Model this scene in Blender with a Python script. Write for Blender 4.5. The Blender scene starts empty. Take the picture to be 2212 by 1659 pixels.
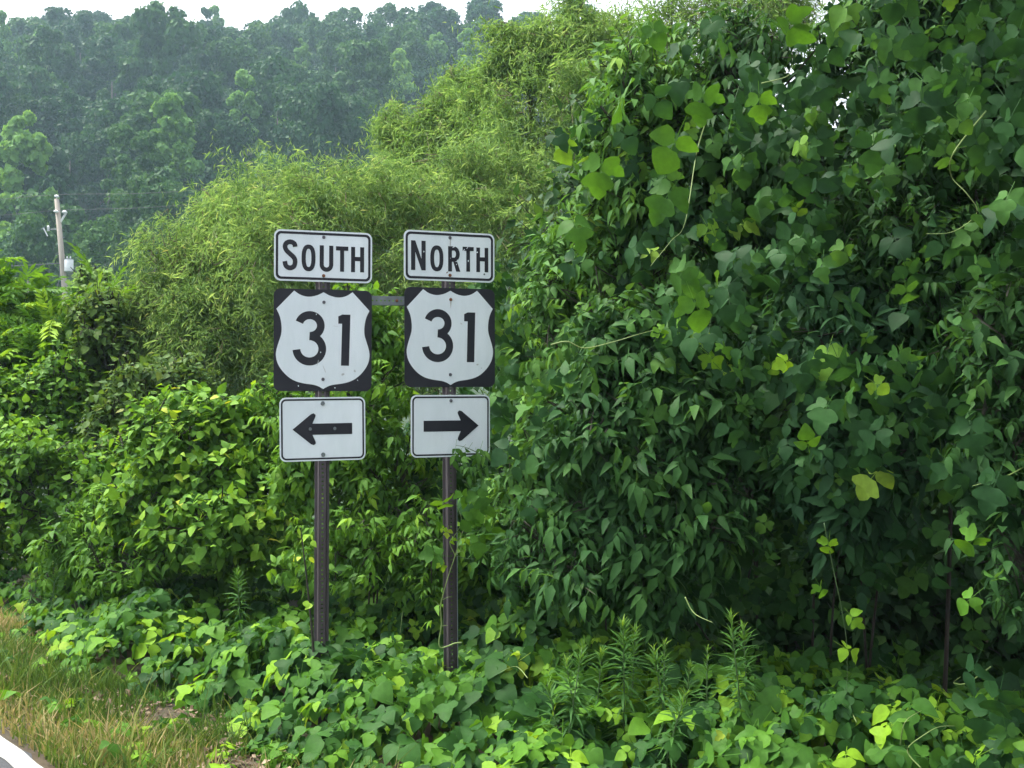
import bpy, math, random
import numpy as np
from mathutils import Matrix, Vector

rng = np.random.default_rng(31)
random.seed(31)
PI = math.pi
SC = bpy.context.scene
COL = SC.collection
V = lambda *a: np.array(a, float)

# ------------------------------------------------------------------ camera
CAM_Z = 1.75
cam_data = bpy.data.cameras.new('camera')
cam_data.sensor_width = 36.0
cam_data.lens = 37.8
cam_data.clip_end = 3000
cam = bpy.data.objects.new('camera', cam_data)
COL.objects.link(cam)
cam.location = (0, 0, CAM_Z)
cam.rotation_euler = (PI / 2, 0, 0)
SC.camera = cam

# ------------------------------------------------------------------ sky, sun, exposure (bright overcast)
SUN_EL, SUN_AZ = math.radians(63), math.radians(-74)      # azimuth from +Y (view direction), negative = to the left
world = bpy.data.worlds.new('World')
SC.world = world
world.use_nodes = True
wn, wl = world.node_tree.nodes, world.node_tree.links
wn.clear()
sky = wn.new('ShaderNodeTexSky')
sky.sky_type = 'NISHITA'
sky.sun_disc = False
sky.sun_elevation = SUN_EL
sky.sun_rotation = SUN_AZ
sky.air_density = 1.0
sky.dust_density = 4.0
sky.ozone_density = 1.0
hs = wn.new('ShaderNodeHueSaturation')
hs.inputs['Saturation'].default_value = 0.22
# thin uneven cloud cover
tc = wn.new('ShaderNodeTexCoord')
nz = wn.new('ShaderNodeTexNoise')
nz.inputs['Scale'].default_value = 3.2
nz.inputs['Detail'].default_value = 5
mr = wn.new('ShaderNodeMapRange')
mr.inputs['From Min'].default_value = 0.3
mr.inputs['From Max'].default_value = 0.7
mr.inputs['To Min'].default_value = 0.82
mr.inputs['To Max'].default_value = 1.12
mx = wn.new('ShaderNodeVectorMath')
mx.operation = 'SCALE'
bg = wn.new('ShaderNodeBackground')
bg.inputs['Strength'].default_value = 0.15
wo = wn.new('ShaderNodeOutputWorld')
wl.new(sky.outputs[0], hs.inputs['Color'])
wl.new(tc.outputs['Generated'], nz.inputs['Vector'])
wl.new(nz.outputs['Fac'], mr.inputs['Value'])
wl.new(hs.outputs[0], mx.inputs[0])
wl.new(mr.outputs[0], mx.inputs['Scale'])
wl.new(mx.outputs[0], bg.inputs['Color'])
wl.new(bg.outputs[0], wo.inputs['Surface'])

sun_data = bpy.data.lights.new('sun', 'SUN')
sun_data.energy = 2.0
sun_data.angle = math.radians(20)
sun_data.color = (1.0, 0.94, 0.80)
sun = bpy.data.objects.new('sun', sun_data)
COL.objects.link(sun)
_d = Vector((math.cos(SUN_EL) * math.sin(SUN_AZ), math.cos(SUN_EL) * math.cos(SUN_AZ), math.sin(SUN_EL)))
sun.rotation_euler = _d.to_track_quat('Z', 'Y').to_euler()
sun.location = (0, 0, 60)

SC.view_settings.view_transform = 'Standard'
SC.view_settings.look = 'None'
SC.view_settings.exposure = 1.85
SC.view_settings.gamma = 1.0
SC.view_settings.use_curve_mapping = False
SC.cycles.use_adaptive_sampling = True
SC.cycles.adaptive_threshold = 0.025
SC.cycles.max_bounces = 5
SC.cycles.diffuse_bounces = 2
SC.cycles.glossy_bounces = 2
SC.cycles.transmission_bounces = 3
SC.cycles.volume_bounces = 1
SC.cycles.use_denoising = True
try:
    SC.cycles.denoiser = 'OPENIMAGEDENOISE'
    SC.cycles.denoising_input_passes = 'RGB_ALBEDO_NORMAL'
except Exception:
    pass

# ------------------------------------------------------------------ coordinates
F = 2322.6                                   # focal length in pixels of a 2212 x 1659 view
def P(u, v, y):
    return V((u - 1106) / F * y, y, CAM_Z - (v - 829.5) / F * y)
def uv_of(p):
    p = np.asarray(p, float)
    return 1106 + F * p[..., 0] / p[..., 1], 829.5 - F * (p[..., 2] - CAM_Z) / p[..., 1]
RD = V(-0.679, 0.734, 0)                     # along the road, away to the left
RN = V(0.734, 0.679, 0)                      # away from the road, into the vegetation
def SN(s, n, z=0.0):
    s = np.asarray(s, float); n = np.asarray(n, float); z = np.asarray(z, float)
    return np.stack([RD[0] * s + RN[0] * n, RD[1] * s + RN[1] * n, z + 0 * s], -1)
def n_of(x, y): return x * RN[0] + y * RN[1]
def s_of(x, y): return x * RD[0] + y * RD[1]

_ph = np.random.default_rng(7).uniform(0, 2 * PI, (40,))
_dr = np.random.default_rng(8).normal(0, 1, (40, 3))
_dr /= np.linalg.norm(_dr, axis=1)[:, None]
def noise3(p, scale, k0=0):
    """smooth pseudo noise, about -1..1"""
    p = np.asarray(p, float) * scale
    r = 0
    for i in range(7):
        k = (k0 * 7 + i) % 40
        r = r + np.sin(p @ _dr[k] * (1 + 0.35 * i) * 2.2 + _ph[k])
    return r / 3.2
def smooth(a, b, x):
    t = np.clip((np.asarray(x, float) - a) / (b - a), 0, 1)
    return t * t * (3 - 2 * t)
def ground_z(x, y):
    x = np.asarray(x, float); y = np.asarray(y, float)
    n = n_of(x, y)
    z = -0.8 * (1 - np.exp(-np.maximum(n - 1.9, 0) / 4.0)) - 0.035 * smooth(1.75, 1.95, n)
    z = z + 1.3 * smooth(20, 70, y)
    q = np.stack([x, y, 0 * x], -1)
    hill = 56 * smooth(58, 232, y) * (1 + 0.05 * noise3(q, 0.018, 3)) * (1 - 0.06 * smooth(-20, 90, x))
    z = z + hill + 0.02 * noise3(q, 1.7, 2) * smooth(1.9, 2.3, n)
    return z

# ------------------------------------------------------------------ materials
def new_mat(name):
    m = bpy.data.materials.new(name)
    m.use_nodes = True
    m.node_tree.nodes.clear()
    return m, m.node_tree.nodes, m.node_tree.links
def ramp(n, stops):
    r = n.new('ShaderNodeValToRGB')
    e = r.color_ramp.elements
    while len(e) < len(stops): e.new(0.5)
    for el, (p, c) in zip(e, stops):
        el.position = p; el.color = (c[0], c[1], c[2], 1)
    return r
def leaf_mat(name, stops, transl=0.34, tcol=(1.5, 1.35, 0.55), rough=0.55, spec=0.11, random_obj=False):
    m, n, l = new_mat(name)
    at = n.new('ShaderNodeAttribute'); at.attribute_name = 'rnd'
    oi = n.new('ShaderNodeObjectInfo')
    add = n.new('ShaderNodeMath'); add.operation = 'ADD'
    if random_obj:
        mul = n.new('ShaderNodeMath'); mul.operation = 'MULTIPLY'; mul.inputs[1].default_value = 0.55
        l.new(oi.outputs['Random'], mul.inputs[0])
        mul2 = n.new('ShaderNodeMath'); mul2.operation = 'MULTIPLY'; mul2.inputs[1].default_value = 0.45
        l.new(at.outputs['Fac'], mul2.inputs[0])
        l.new(mul.outputs[0], add.inputs[0]); l.new(mul2.outputs[0], add.inputs[1])
    else:
        sp = n.new('ShaderNodeSeparateColor')
        l.new(oi.outputs['Color'], sp.inputs[0])
        l.new(at.outputs['Fac'], add.inputs[0]); l.new(sp.outputs[0], add.inputs[1])
    r = ramp(n, stops)
    l.new(add.outputs[0], r.inputs[0])
    # fine mottling inside the blade
    geo = n.new('ShaderNodeNewGeometry')
    nt = n.new('ShaderNodeTexNoise'); nt.inputs['Scale'].default_value = 40; nt.inputs['Detail'].default_value = 2
    l.new(geo.outputs['Position'], nt.inputs['Vector'])
    mr = n.new('ShaderNodeMapRange')
    mr.inputs['To Min'].default_value = 0.72; mr.inputs['To Max'].default_value = 1.28
    l.new(nt.outputs['Fac'], mr.inputs['Value'])
    sc = n.new('ShaderNodeVectorMath'); sc.operation = 'SCALE'
    l.new(r.outputs[0], sc.inputs[0]); l.new(mr.outputs[0], sc.inputs['Scale'])
    pr = n.new('ShaderNodeBsdfPrincipled')
    pr.inputs['Roughness'].default_value = rough
    pr.inputs['Specular IOR Level'].default_value = spec
    l.new(sc.outputs[0], pr.inputs['Base Color'])
    tm = n.new('ShaderNodeVectorMath'); tm.operation = 'MULTIPLY'
    tm.inputs[1].default_value = tcol
    l.new(sc.outputs[0], tm.inputs[0])
    tr = n.new('ShaderNodeBsdfTranslucent')
    l.new(tm.outputs[0], tr.inputs['Color'])
    mix = n.new('ShaderNodeMixShader'); mix.inputs[0].default_value = transl
    l.new(pr.outputs[0], mix.inputs[1]); l.new(tr.outputs[0], mix.inputs[2])
    o = n.new('ShaderNodeOutputMaterial')
    l.new(mix.outputs[0], o.inputs['Surface'])
    return m
def solid_mat(name, col, rough=0.6, metal=0.0, spec=0.4, var=0.25, vscale=6.0, detail=6, col2=None, bump=0.0, stretch=(1, 1, 1), coord='Object'):
    m, n, l = new_mat(name)
    tc = n.new('ShaderNodeTexCoord')
    mp = n.new('ShaderNodeMapping'); mp.inputs['Scale'].default_value = stretch
    nt = n.new('ShaderNodeTexNoise'); nt.inputs['Scale'].default_value = vscale; nt.inputs['Detail'].default_value = detail
    nt.inputs['Roughness'].default_value = 0.65
    l.new(tc.outputs[coord], mp.inputs['Vector']); l.new(mp.outputs[0], nt.inputs['Vector'])
    c2 = col2 if col2 else tuple(c * (1 - var) for c in col)
    r = ramp(n, [(0.32, c2), (0.68, col)])
    l.new(nt.outputs['Fac'], r.inputs[0])
    p = n.new('ShaderNodeBsdfPrincipled')
    p.inputs['Roughness'].default_value = rough
    p.inputs['Metallic'].default_value = metal
    p.inputs['Specular IOR Level'].default_value = spec
    l.new(r.outputs[0], p.inputs['Base Color'])
    if bump:
        b = n.new('ShaderNodeBump'); b.inputs['Strength'].default_value = bump; b.inputs['Distance'].default_value = 0.02
        l.new(nt.outputs['Fac'], b.inputs['Height']); l.new(b.outputs[0], p.inputs['Normal'])
    o = n.new('ShaderNodeOutputMaterial')
    l.new(p.outputs[0], o.inputs['Surface'])
    return m

M = {}
M['kudzu'] = leaf_mat('kudzu_leaf', [(0.0, (.014, .05, .016)), (.35, (.034, .105, .019)), (.65, (.082, .205, .02)), (.88, (.19, .35, .022)), (.97, (.27, .34, .045)), (1.0, (.40, .38, .09))])
M['elder'] = leaf_mat('shaded_elder_leaf', [(0.0, (.018, .056, .020)), (.45, (.034, .098, .026)), (.75, (.068, .165, .034)), (.93, (.15, .28, .04)), (1.0, (.33, .36, .06))])  # ramp darkened: shade of the thicket is put into the leaf colour
M['elder_glare'] = leaf_mat('glare_elder_leaf', [(0.0, (.035, .095, .03)), (.45, (.068, .17, .038)), (.75, (.12, .25, .045)), (.93, (.20, .34, .05)), (1.0, (.35, .38, .07))])  # paler copy of the elder ramp, veiling glare put into the colour
M['bush'] = leaf_mat('bush_leaf', [(0.0, (.035, .095, .02)), (.4, (.07, .175, .024)), (.7, (.135, .28, .03)), (.9, (.23, .38, .035)), (1.0, (.36, .40, .05))])
M['bush_dark'] = leaf_mat('dark_bush_leaf', [(0.0, (.022, .062, .024)), (.5, (.038, .098, .026)), (.85, (.07, .16, .03)), (1.0, (.16, .24, .05))])
M['bush_red'] = leaf_mat('reddish_bush_leaf', [(0.0, (.04, .09, .03)), (.55, (.085, .16, .036)), (.8, (.16, .21, .05)), (.93, (.26, .19, .07)), (1.0, (.32, .17, .08))])
M['willow'] = leaf_mat('willow_leaf', [(0.0, (.065, .145, .05)), (.35, (.14, .255, .078)), (.7, (.245, .375, .12)), (.92, (.38, .47, .165)), (1.0, (.50, .47, .20))], transl=.45, tcol=(1.3, 1.25, .8))
M['willow_green'] = leaf_mat('green_willow_leaf', [(0.0, (.08, .165, .045)), (.4, (.14, .26, .065)), (.75, (.22, .35, .11)), (1.0, (.33, .42, .15))], transl=.45, tcol=(1.3, 1.25, .8))
M['kudzu_shade'] = leaf_mat('shaded_kudzu_leaf', [(0.0, (.015, .050, .019)), (.4, (.029, .090, .025)), (.7, (.060, .155, .030)), (.9, (.14, .28, .034)), (.97, (.25, .33, .05)), (1.0, (.38, .38, .09))])  # darker copy of the kudzu ramp, the wall's shade painted in
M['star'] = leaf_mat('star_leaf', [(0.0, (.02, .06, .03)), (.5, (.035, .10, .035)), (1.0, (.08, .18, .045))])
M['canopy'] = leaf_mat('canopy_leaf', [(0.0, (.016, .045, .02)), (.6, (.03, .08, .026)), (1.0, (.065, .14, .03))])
M['weed'] = leaf_mat('weed_leaf', [(0.0, (.035, .10, .03)), (.5, (.065, .165, .035)), (.85, (.10, .21, .035)), (1.0, (.18, .29, .04))])
M['grass'] = leaf_mat('grass_blade', [(0.0, (.05, .10, .02)), (.4, (.09, .16, .028)), (.6, (.16, .20, .05)), (.75, (.30, .25, .11)), (1.0, (.42, .33, .18))], transl=.3, tcol=(1.2, 1.15, .7))
M['litter'] = leaf_mat('dry_leaf', [(0.0, (.075, .055, .038)), (.5, (.16, .115, .078)), (1.0, (.29, .225, .155))], transl=.1, tcol=(1, .9, .8))
M['hill_dark'] = leaf_mat('hill_leaf_dark', [(0.0, (.012, .046, .019)), (.5, (.025, .082, .028)), (1.0, (.06, .14, .038))], transl=.25, random_obj=True)
M['hill_mid'] = leaf_mat('hill_leaf_mid', [(0.0, (.026, .078, .026)), (.5, (.046, .122, .034)), (1.0, (.085, .18, .046))], transl=.25, random_obj=True)
M['hill_pale'] = leaf_mat('hill_leaf_pale', [(0.0, (.085, .20, .055)), (.5, (.145, .30, .08)), (1.0, (.22, .39, .10))], transl=.3, random_obj=True)
M['bark'] = solid_mat('bark', (.042, .034, .027), .9, var=.55, vscale=30, bump=.4, stretch=(1, 1, .25))
M['twig'] = solid_mat('twig', (.035, .034, .022), .8, var=.4, vscale=20)
M['grey_bark'] = solid_mat('grey_bark', (.16, .15, .13), .9, var=.45, vscale=8, stretch=(1, 1, .2))
M['willow_twig'] = solid_mat('willow_twig', (.17, .15, .08), .8, var=.4, vscale=20)
M['runner'] = solid_mat('runner', (.17, .25, .07), .6, var=.3, vscale=18)
M['green_stem'] = solid_mat('green_stem', (.06, .12, .035), .6, var=.4, vscale=18)
M['soil'] = solid_mat('soil', (.075, .055, .035), .95, col2=(.035, .032, .02), vscale=2.5, detail=9, bump=.5)
_m = M['soil']; _n, _l = _m.node_tree.nodes, _m.node_tree.links
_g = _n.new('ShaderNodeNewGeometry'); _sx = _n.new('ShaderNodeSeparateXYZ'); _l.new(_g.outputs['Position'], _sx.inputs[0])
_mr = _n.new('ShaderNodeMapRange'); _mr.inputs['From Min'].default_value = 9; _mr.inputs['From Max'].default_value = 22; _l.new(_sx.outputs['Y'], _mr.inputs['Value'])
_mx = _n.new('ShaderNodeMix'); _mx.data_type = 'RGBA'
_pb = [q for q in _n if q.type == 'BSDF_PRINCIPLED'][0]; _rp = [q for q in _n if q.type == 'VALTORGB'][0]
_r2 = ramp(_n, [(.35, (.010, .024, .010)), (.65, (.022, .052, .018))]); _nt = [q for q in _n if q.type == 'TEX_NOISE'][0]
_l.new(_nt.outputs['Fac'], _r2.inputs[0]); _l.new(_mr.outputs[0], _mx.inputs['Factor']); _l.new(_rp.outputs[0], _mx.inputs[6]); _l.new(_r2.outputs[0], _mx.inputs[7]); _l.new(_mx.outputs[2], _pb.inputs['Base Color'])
M['asphalt'] = solid_mat('asphalt', (.048, .051, .058), .85, col2=(.026, .028, .032), vscale=90, detail=6, bump=.25)
M['paint'] = solid_mat('road_paint', (.36, .36, .345), .7, col2=(.20, .198, .185), vscale=16, detail=8)
M['sign_white'] = solid_mat('sign_white', (.68, .74, .79), .42, col2=(.57, .635, .68), spec=.35, vscale=4.5, detail=10, stretch=(1.6, 1, .45), bump=.03)
M['sign_black'] = solid_mat('sign_black', (.011, .012, .019), .5, col2=(.018, .019, .027), spec=.25, vscale=7, detail=6)
M['sign_metal'] = solid_mat('sign_aluminium', (.5, .52, .54), .5, metal=.7, var=.3, vscale=9)
M['bolt'] = solid_mat('bolt', (.12, .12, .14), .5, metal=.6, var=.4, vscale=30)
M['rust'] = solid_mat('rust', (.20, .085, .045), .9, var=.5, vscale=60)
M['scuff'] = solid_mat('scuff', (.50, .53, .54), .6, var=.3, vscale=60)
M['post'] = solid_mat('post_steel', (.085, .075, .085), .7, metal=.25, col2=(.055, .045, .048), vscale=9, detail=8, stretch=(1, 1, .12))
M['galv'] = solid_mat('galvanised', (.17, .20, .21), .5, metal=.4, var=.35, vscale=14, stretch=(1, 1, .3))
M['pole_wood'] = solid_mat('pole_wood', (.40, .36, .31), .9, col2=(.24, .21, .18), vscale=5, detail=8, stretch=(1, 1, .08))
M['porcelain'] = solid_mat('porcelain', (.78, .80, .82), .3, var=.15, vscale=4)
M['transformer'] = solid_mat('transformer_paint', (.72, .76, .78), .45, var=.2, vscale=3)
M['stub'] = solid_mat('weathered_zinc', (.40, .47, .49), .6, var=.35, vscale=14, stretch=(1, 1, .3))
M['wire'] = solid_mat('wire', (.10, .105, .11), .6, var=.2, vscale=3)

# ------------------------------------------------------------------ mesh helpers
def raw_mesh(name, verts, tris, mat, rnd=None, smooth_shade=True):
    verts = np.asarray(verts, np.float32).reshape(-1, 3)
    tris = np.asarray(tris, np.int32).reshape(-1, 3)
    me = bpy.data.meshes.new(name)
    me.vertices.add(len(verts))
    me.vertices.foreach_set('co', verts.ravel())
    me.loops.add(len(tris) * 3)
    me.loops.foreach_set('vertex_index', tris.ravel())
    me.polygons.add(len(tris))
    me.polygons.foreach_set('loop_start', np.arange(0, len(tris) * 3, 3, dtype=np.int32))
    me.polygons.foreach_set('use_smooth', np.full(len(tris), smooth_shade, bool))
    me.update(calc_edges=True)
    if rnd is not None:
        a = me.attributes.new('rnd', 'FLOAT', 'POINT')
        a.data.foreach_set('value', np.asarray(rnd, np.float32))
    if mat: me.materials.append(M[mat] if isinstance(mat, str) else mat)
    return me
def link(name, me, parent=None, **props):
    o = bpy.data.objects.new(name, me)
    COL.objects.link(o)
    o.color = (0, 0, 0, 1)
    if parent is not None: o.parent = parent
    for k, v in props.items(): o[k] = v
    return o
def thing(name, label, cat, loc=(0, 0, 0), group=None, rotz=0.0):
    o = bpy.data.objects.new(name, None)
    o.empty_display_size = 0.1
    COL.objects.link(o)
    o.location = tuple(float(c) for c in loc)
    o.rotation_euler = (0, 0, rotz)
    o['label'] = label; o['category'] = cat
    if group: o['group'] = group
    return o
class MB:
    """collects shapes into one mesh"""
    def __init__(s): s.v = []; s.t = []; s.n = 0
    def add(s, v, t):
        v = np.asarray(v, float).reshape(-1, 3); t = np.asarray(t, int).reshape(-1, 3)
        s.v.append(v); s.t.append(t + s.n); s.n += len(v); return s
    def poly(s, pts):                                     # convex polygon, fan
        pts = np.asarray(pts, float); k = len(pts)
        return s.add(pts, [(0, i, i + 1) for i in range(1, k - 1)])
    def box(s, lo, hi):
        (a, b, c), (d, e, f) = lo, hi
        v = [(a, b, c), (d, b, c), (d, e, c), (a, e, c), (a, b, f), (d, b, f), (d, e, f), (a, e, f)]
        q = [(0, 3, 2, 1), (4, 5, 6, 7), (0, 1, 5, 4), (1, 2, 6, 5), (2, 3, 7, 6), (3, 0, 4, 7)]
        return s.add(v, [t for a, b, c, d in q for t in ((a, b, c), (a, c, d))])
    def tube(s, pts, rad, k=5, cap=True):
        pts = np.asarray(pts, float); m = len(pts)
        rad = np.broadcast_to(np.asarray(rad, float), (m,))
        tg = np.gradient(pts, axis=0); tg /= np.linalg.norm(tg, axis=1)[:, None] + 1e-9
        ref = np.where(np.abs(tg[:, 2:3]) > .9, V(1, 0, 0)[None], V(0, 0, 1)[None])
        a = np.cross(tg, ref); a /= np.linalg.norm(a, axis=1)[:, None] + 1e-9
        b = np.cross(tg, a)
        th = np.arange(k) * 2 * PI / k
        ring = pts[:, None] + rad[:, None, None] * (np.cos(th)[None, :, None] * a[:, None] + np.sin(th)[None, :, None] * b[:, None])
        v = ring.reshape(-1, 3); t = []
        for i in range(m - 1):
            for j in range(k):
                p, q = i * k + j, i * k + (j + 1) % k
                t += [(p, q, q + k), (p, q + k, p + k)]
        if cap:
            for i in range(1, k - 1):
                t.append((0, i + 1, i)); t.append(((m - 1) * k, (m - 1) * k + i, (m - 1) * k + i + 1))
        return s.add(v, t)
    def lathe(s, prof, c=(0, 0, 0), k=12):
        """profile [(r,z)] turned round z"""
        th = np.arange(k) * 2 * PI / k
        v = np.array([[(r * math.cos(a) + c[0], r * math.sin(a) + c[1], z + c[2]) for a in th] for r, z in prof]).reshape(-1, 3)
        t = []
        for i in range(len(prof) - 1):
            for j in range(k):
                p, q = i * k + j, i * k + (j + 1) % k
                t += [(p, q, q + k), (p, q + k, p + k)]
        for i in range(1, k - 1):
            t.append((0, i + 1, i)); e = (len(prof) - 1) * k; t.append((e, e + i, e + i + 1))
        return s.add(v, t)
    def mesh(s, name, mat, smooth_shade=False, rnd=None):
        return raw_mesh(name, np.concatenate(s.v), np.concatenate(s.t), mat, rnd, smooth_shade)
    def build(s, name, mat, parent=None, smooth_shade=False, **props):
        return link(name, s.mesh(name, mat, smooth_shade), parent, **props)
def catmull(pts, per=6, closed=False):
    pts = np.asarray(pts, float); n = len(pts); out = []
    for i in range(n if closed else n - 1):
        if closed: p0, p1, p2, p3 = (pts[(i + k) % n] for k in (-1, 0, 1, 2))
        else: p0, p1, p2, p3 = pts[max(i - 1, 0)], pts[i], pts[i + 1], pts[min(i + 2, n - 1)]
        for t in np.arange(per) / per:
            out.append(.5 * ((2 * p1) + (p2 - p0) * t + (2 * p0 - 5 * p1 + 4 * p2 - p3) * t * t + (3 * p1 - p0 - 3 * p2 + p3) * t ** 3))
    if not closed: out.append(pts[-1])
    return np.array(out)

# ------------------------------------------------------------------ leaf templates: base at origin, tip along +Y, face +Z
def blade(half, fold=.18, bend=.12, wid=1.0, asym=1.0, wave=0.0):
    half = np.asarray(half, float)
    y = half[:, 1]; k = len(half)
    v = [(0, 0, 0), (0, 1, -bend)]
    for yy in y: v.append((0, min(max(yy, .02), .97), -bend * yy * yy))
    for sgn, sc_ in ((1, 1.0), (-1, asym)):
        for i, (xx, yy) in enumerate(half):
            v.append((sgn * xx * wid * sc_, yy, fold * xx * wid * sc_ - bend * max(yy, 0) ** 2 + wave * math.sin(i * 2.1 + sgn)))
    t = []
    for side, off in ((1, 2 + k), (-1, 2 + 2 * k)):
        tt = [(0, off, 2)] + [q for i in range(k - 1) for q in ((2 + i, off + i, off + i + 1), (2 + i, off + i + 1, 3 + i))] + [(1 + k, off + k - 1, 1)]
        t += tt if side == 1 else [(a, c, b) for a, b, c in tt]
    return np.array(v), np.array(t)
def join(parts):
    vs, ts, n = [], [], 0
    for v, t in parts:
        vs.append(v); ts.append(t + n); n += len(v)
    return np.concatenate(vs), np.concatenate(ts)
def xf(vt, rz=0.0, scale=1.0, loc=(0, 0, 0), rx=0.0, ry=0.0):
    m = (Matrix.Rotation(rz, 3, 'Z') @ Matrix.Rotation(rx, 3, 'X') @ Matrix.Rotation(ry, 3, 'Y'))
    return (vt[0] * scale) @ np.array(m).T + np.array(loc), vt[1]
def stalk(L, w=.012, z=0.0):
    return np.array([(-w, -L, z - .02), (w, -L, z - .02), (w, 0, z), (-w, 0, z)], float), np.array([(0, 1, 2), (0, 2, 3)])

K_TERM = [(.18, -.03), (.42, .12), (.53, .32), (.44, .50), (.34, .68), (.14, .90)]
K_LOBE = [(.18, -.04), (.40, .07), (.60, .32), (.53, .46), (.32, .54), (.28, .74), (.11, .92)]
K_DEEP = [(.16, -.04), (.38, .05), (.64, .30), (.55, .42), (.24, .50), (.27, .70), (.10, .92)]
K_MID = [(.34, .03), (.58, .32), (.33, .54), (.22, .80)]
K_LOW = [(.40, .12), (.50, .40), (.22, .78)]
def kudzu(term, lat, droop, seed):
    r = random.Random(seed)
    T = blade(term, .25 + r.uniform(-.2, .2), .22 + r.uniform(0, .22), 1.0, r.uniform(.85, 1.15), .03)
    A = blade(lat, .22 + r.uniform(-.2, .2), .2 + r.uniform(0, .2), .92, r.uniform(.55, .75), .03)
    B = blade(lat, .22 + r.uniform(-.2, .2), .2 + r.uniform(0, .2), .92, r.uniform(.55, .75), .03)
    B = (B[0] * V(-1, 1, 1), B[1][:, ::-1])
    return join([xf(T, r.uniform(-.15, .15), 1.0, (0, .38, 0), rx=-droop * r.uniform(.6, 1.4)),
                 xf(A, -1.25 + r.uniform(-.25, .2), r.uniform(.78, .92), (.05, .03, 0), rx=-droop * r.uniform(.2, 1.3), ry=r.uniform(-.4, .4)),
                 xf(B, 1.25 + r.uniform(-.2, .25), r.uniform(.78, .92), (-.05, .03, 0), rx=-droop * r.uniform(.2, 1.3), ry=r.uniform(-.4, .4)),
                 (np.array([(-.012, 0, 0), (.012, 0, 0), (.012, .4, 0), (-.012, .4, 0)], float), np.array([(0, 1, 2), (0, 2, 3)])),
                 stalk(.8)])
_ks = [(K_LOBE, K_LOBE, .25), (K_TERM, K_TERM, .12), (K_DEEP, K_TERM, .45), (K_TERM, K_LOBE, .3), (K_LOBE, K_DEEP, .6), (K_DEEP, K_LOBE, .15), (K_TERM, K_DEEP, .8), (K_LOBE, K_TERM, .4)]
KUDZU = [kudzu(a, b, c, q) for q, (a, b, c) in enumerate(_ks)]
KUDZU_MID = [kudzu(K_MID, K_MID, c, q) for q, (a, b, c) in enumerate(_ks)]
KUDZU_LOW = [kudzu(K_LOW, K_LOW, .2, 6), kudzu(K_LOW, K_LOW, .45, 7), kudzu(K_LOW, K_LOW, .7, 8)]
E_LEAF = [(.10, .06), (.205, .27), (.165, .39), (.195, .47), (.12, .63), (.115, .71), (.045, .87)]
E_LOW = [(.19, .28), (.125, .64)]
OV_LEAF = [(.26, .08), (.36, .32), (.29, .58), (.13, .82)]
def elder(seed, k=5, E_LEAF=E_LEAF):
    r = random.Random(seed); ps = []
    y = 0.0
    pairs = (k - 1) // 2
    for i in range(pairs):
        y = .35 + i * .55
        for sg in (-1, 1):
            b = blade(E_LEAF, .45, .3 + r.uniform(0, .25), 1.0, r.uniform(.85, 1.1))
            ps.append(xf(b, -sg * (.85 + r.uniform(-.2, .2)), .95 - .05 * i + r.uniform(-.1, .1), (0, y, -.03 * i), rx=-r.uniform(.4, 1.0)))
    b = blade(E_LEAF, .25, .35, 1.15, r.uniform(.9, 1.1))
    ps.append(xf(b, r.uniform(-.1, .1), 1.1, (0, y + .3, -.05), rx=-r.uniform(.3, .7)))
    ps.append((np.array([(-.014, -.4, 0), (.014, -.4, 0), (.014, y + .3, -.05), (-.014, y + .3, -.05)], float), np.array([(0, 1, 2), (0, 2, 3)])))
    return join(ps)
ELDER = [elder(1, 5), elder(2, 3), elder(3, 5), elder(4, 3)]
ELDER_LOW = [elder(1, 5, E_LOW), elder(2, 3, E_LOW), elder(3, 5, E_LOW), elder(4, 3, E_LOW)]
OVATE = [blade(OV_LEAF, .2, .2), blade(OV_LEAF, .3, .35, .9), blade(OV_LEAF, .1, .1, 1.1)]
OV_LOW = [(.34, .28), (.22, .66)]
OVATE_LOW = [blade(OV_LOW, .2, .2), blade(OV_LOW, .3, .35, .9), blade(OV_LOW, .1, .1, 1.1)]
OVAL_LOW = [(np.array([(0, 0, 0), (.3, .42, .05), (0, 1, -.2), (-.3, .42, .05), (0, .45, -.04)], float), np.array([(0, 1, 4), (1, 2, 4), (0, 4, 3), (4, 2, 3)]))]
def willow_leaf(c):
    v = [(0, 0, 0), (.065 + c * .2, .42, -.02), (0, 1, -.2), (-.05 + c * .2, .45, .02)]
    return np.array(v), np.array([(0, 1, 2), (0, 2, 3)])
WILLOW = [willow_leaf(.25), willow_leaf(-.25), willow_leaf(.5)]
def pinnate(k, seed):
    r = random.Random(seed); ps = []
    lf = (np.array([(0, 0, 0), (.17, .45, .05), (0, 1, -.15), (-.17, .45, .05)], float), np.array([(0, 1, 2), (0, 2, 3)]))
    for i in range(k):
        y = .12 + .88 * i / k
        z = -.35 * y * y
        for sg in (-1, 1):
            ps.append(xf(lf, -sg * (1.05 - .3 * y + r.uniform(-.1, .1)), .34 * (1 - .3 * abs(y - .5)), (0, y, z), rx=-r.uniform(.1, .5)))
    ps.append((np.array([(-.007, -.1, 0), (.007, -.1, 0), (.007, .5, -.09), (-.007, .5, -.09), (0, 1, -.35)], float), np.array([(0, 1, 2), (0, 2, 3), (3, 2, 4)])))
    return join(ps)
PINNATE = [pinnate(7, 1), pinnate(9, 2)]
def star(seed):
    r = random.Random(seed); ps = []
    for a, L in ((-1.9, .6), (-.95, .85), (0, 1.0), (.95, .85), (1.9, .6)):
        ps.append(xf((np.array([(-.16, 0, 0), (.16, 0, 0), (.13, .5, .02), (0, 1, -.25), (-.13, .5, .02)], float), np.array([(0, 1, 2), (0, 2, 4), (4, 2, 3)])), -a, L, (0, .05, 0), rx=-r.uniform(.1, .5)))
    return join(ps)
STAR = [star(1), star(2)]
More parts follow.
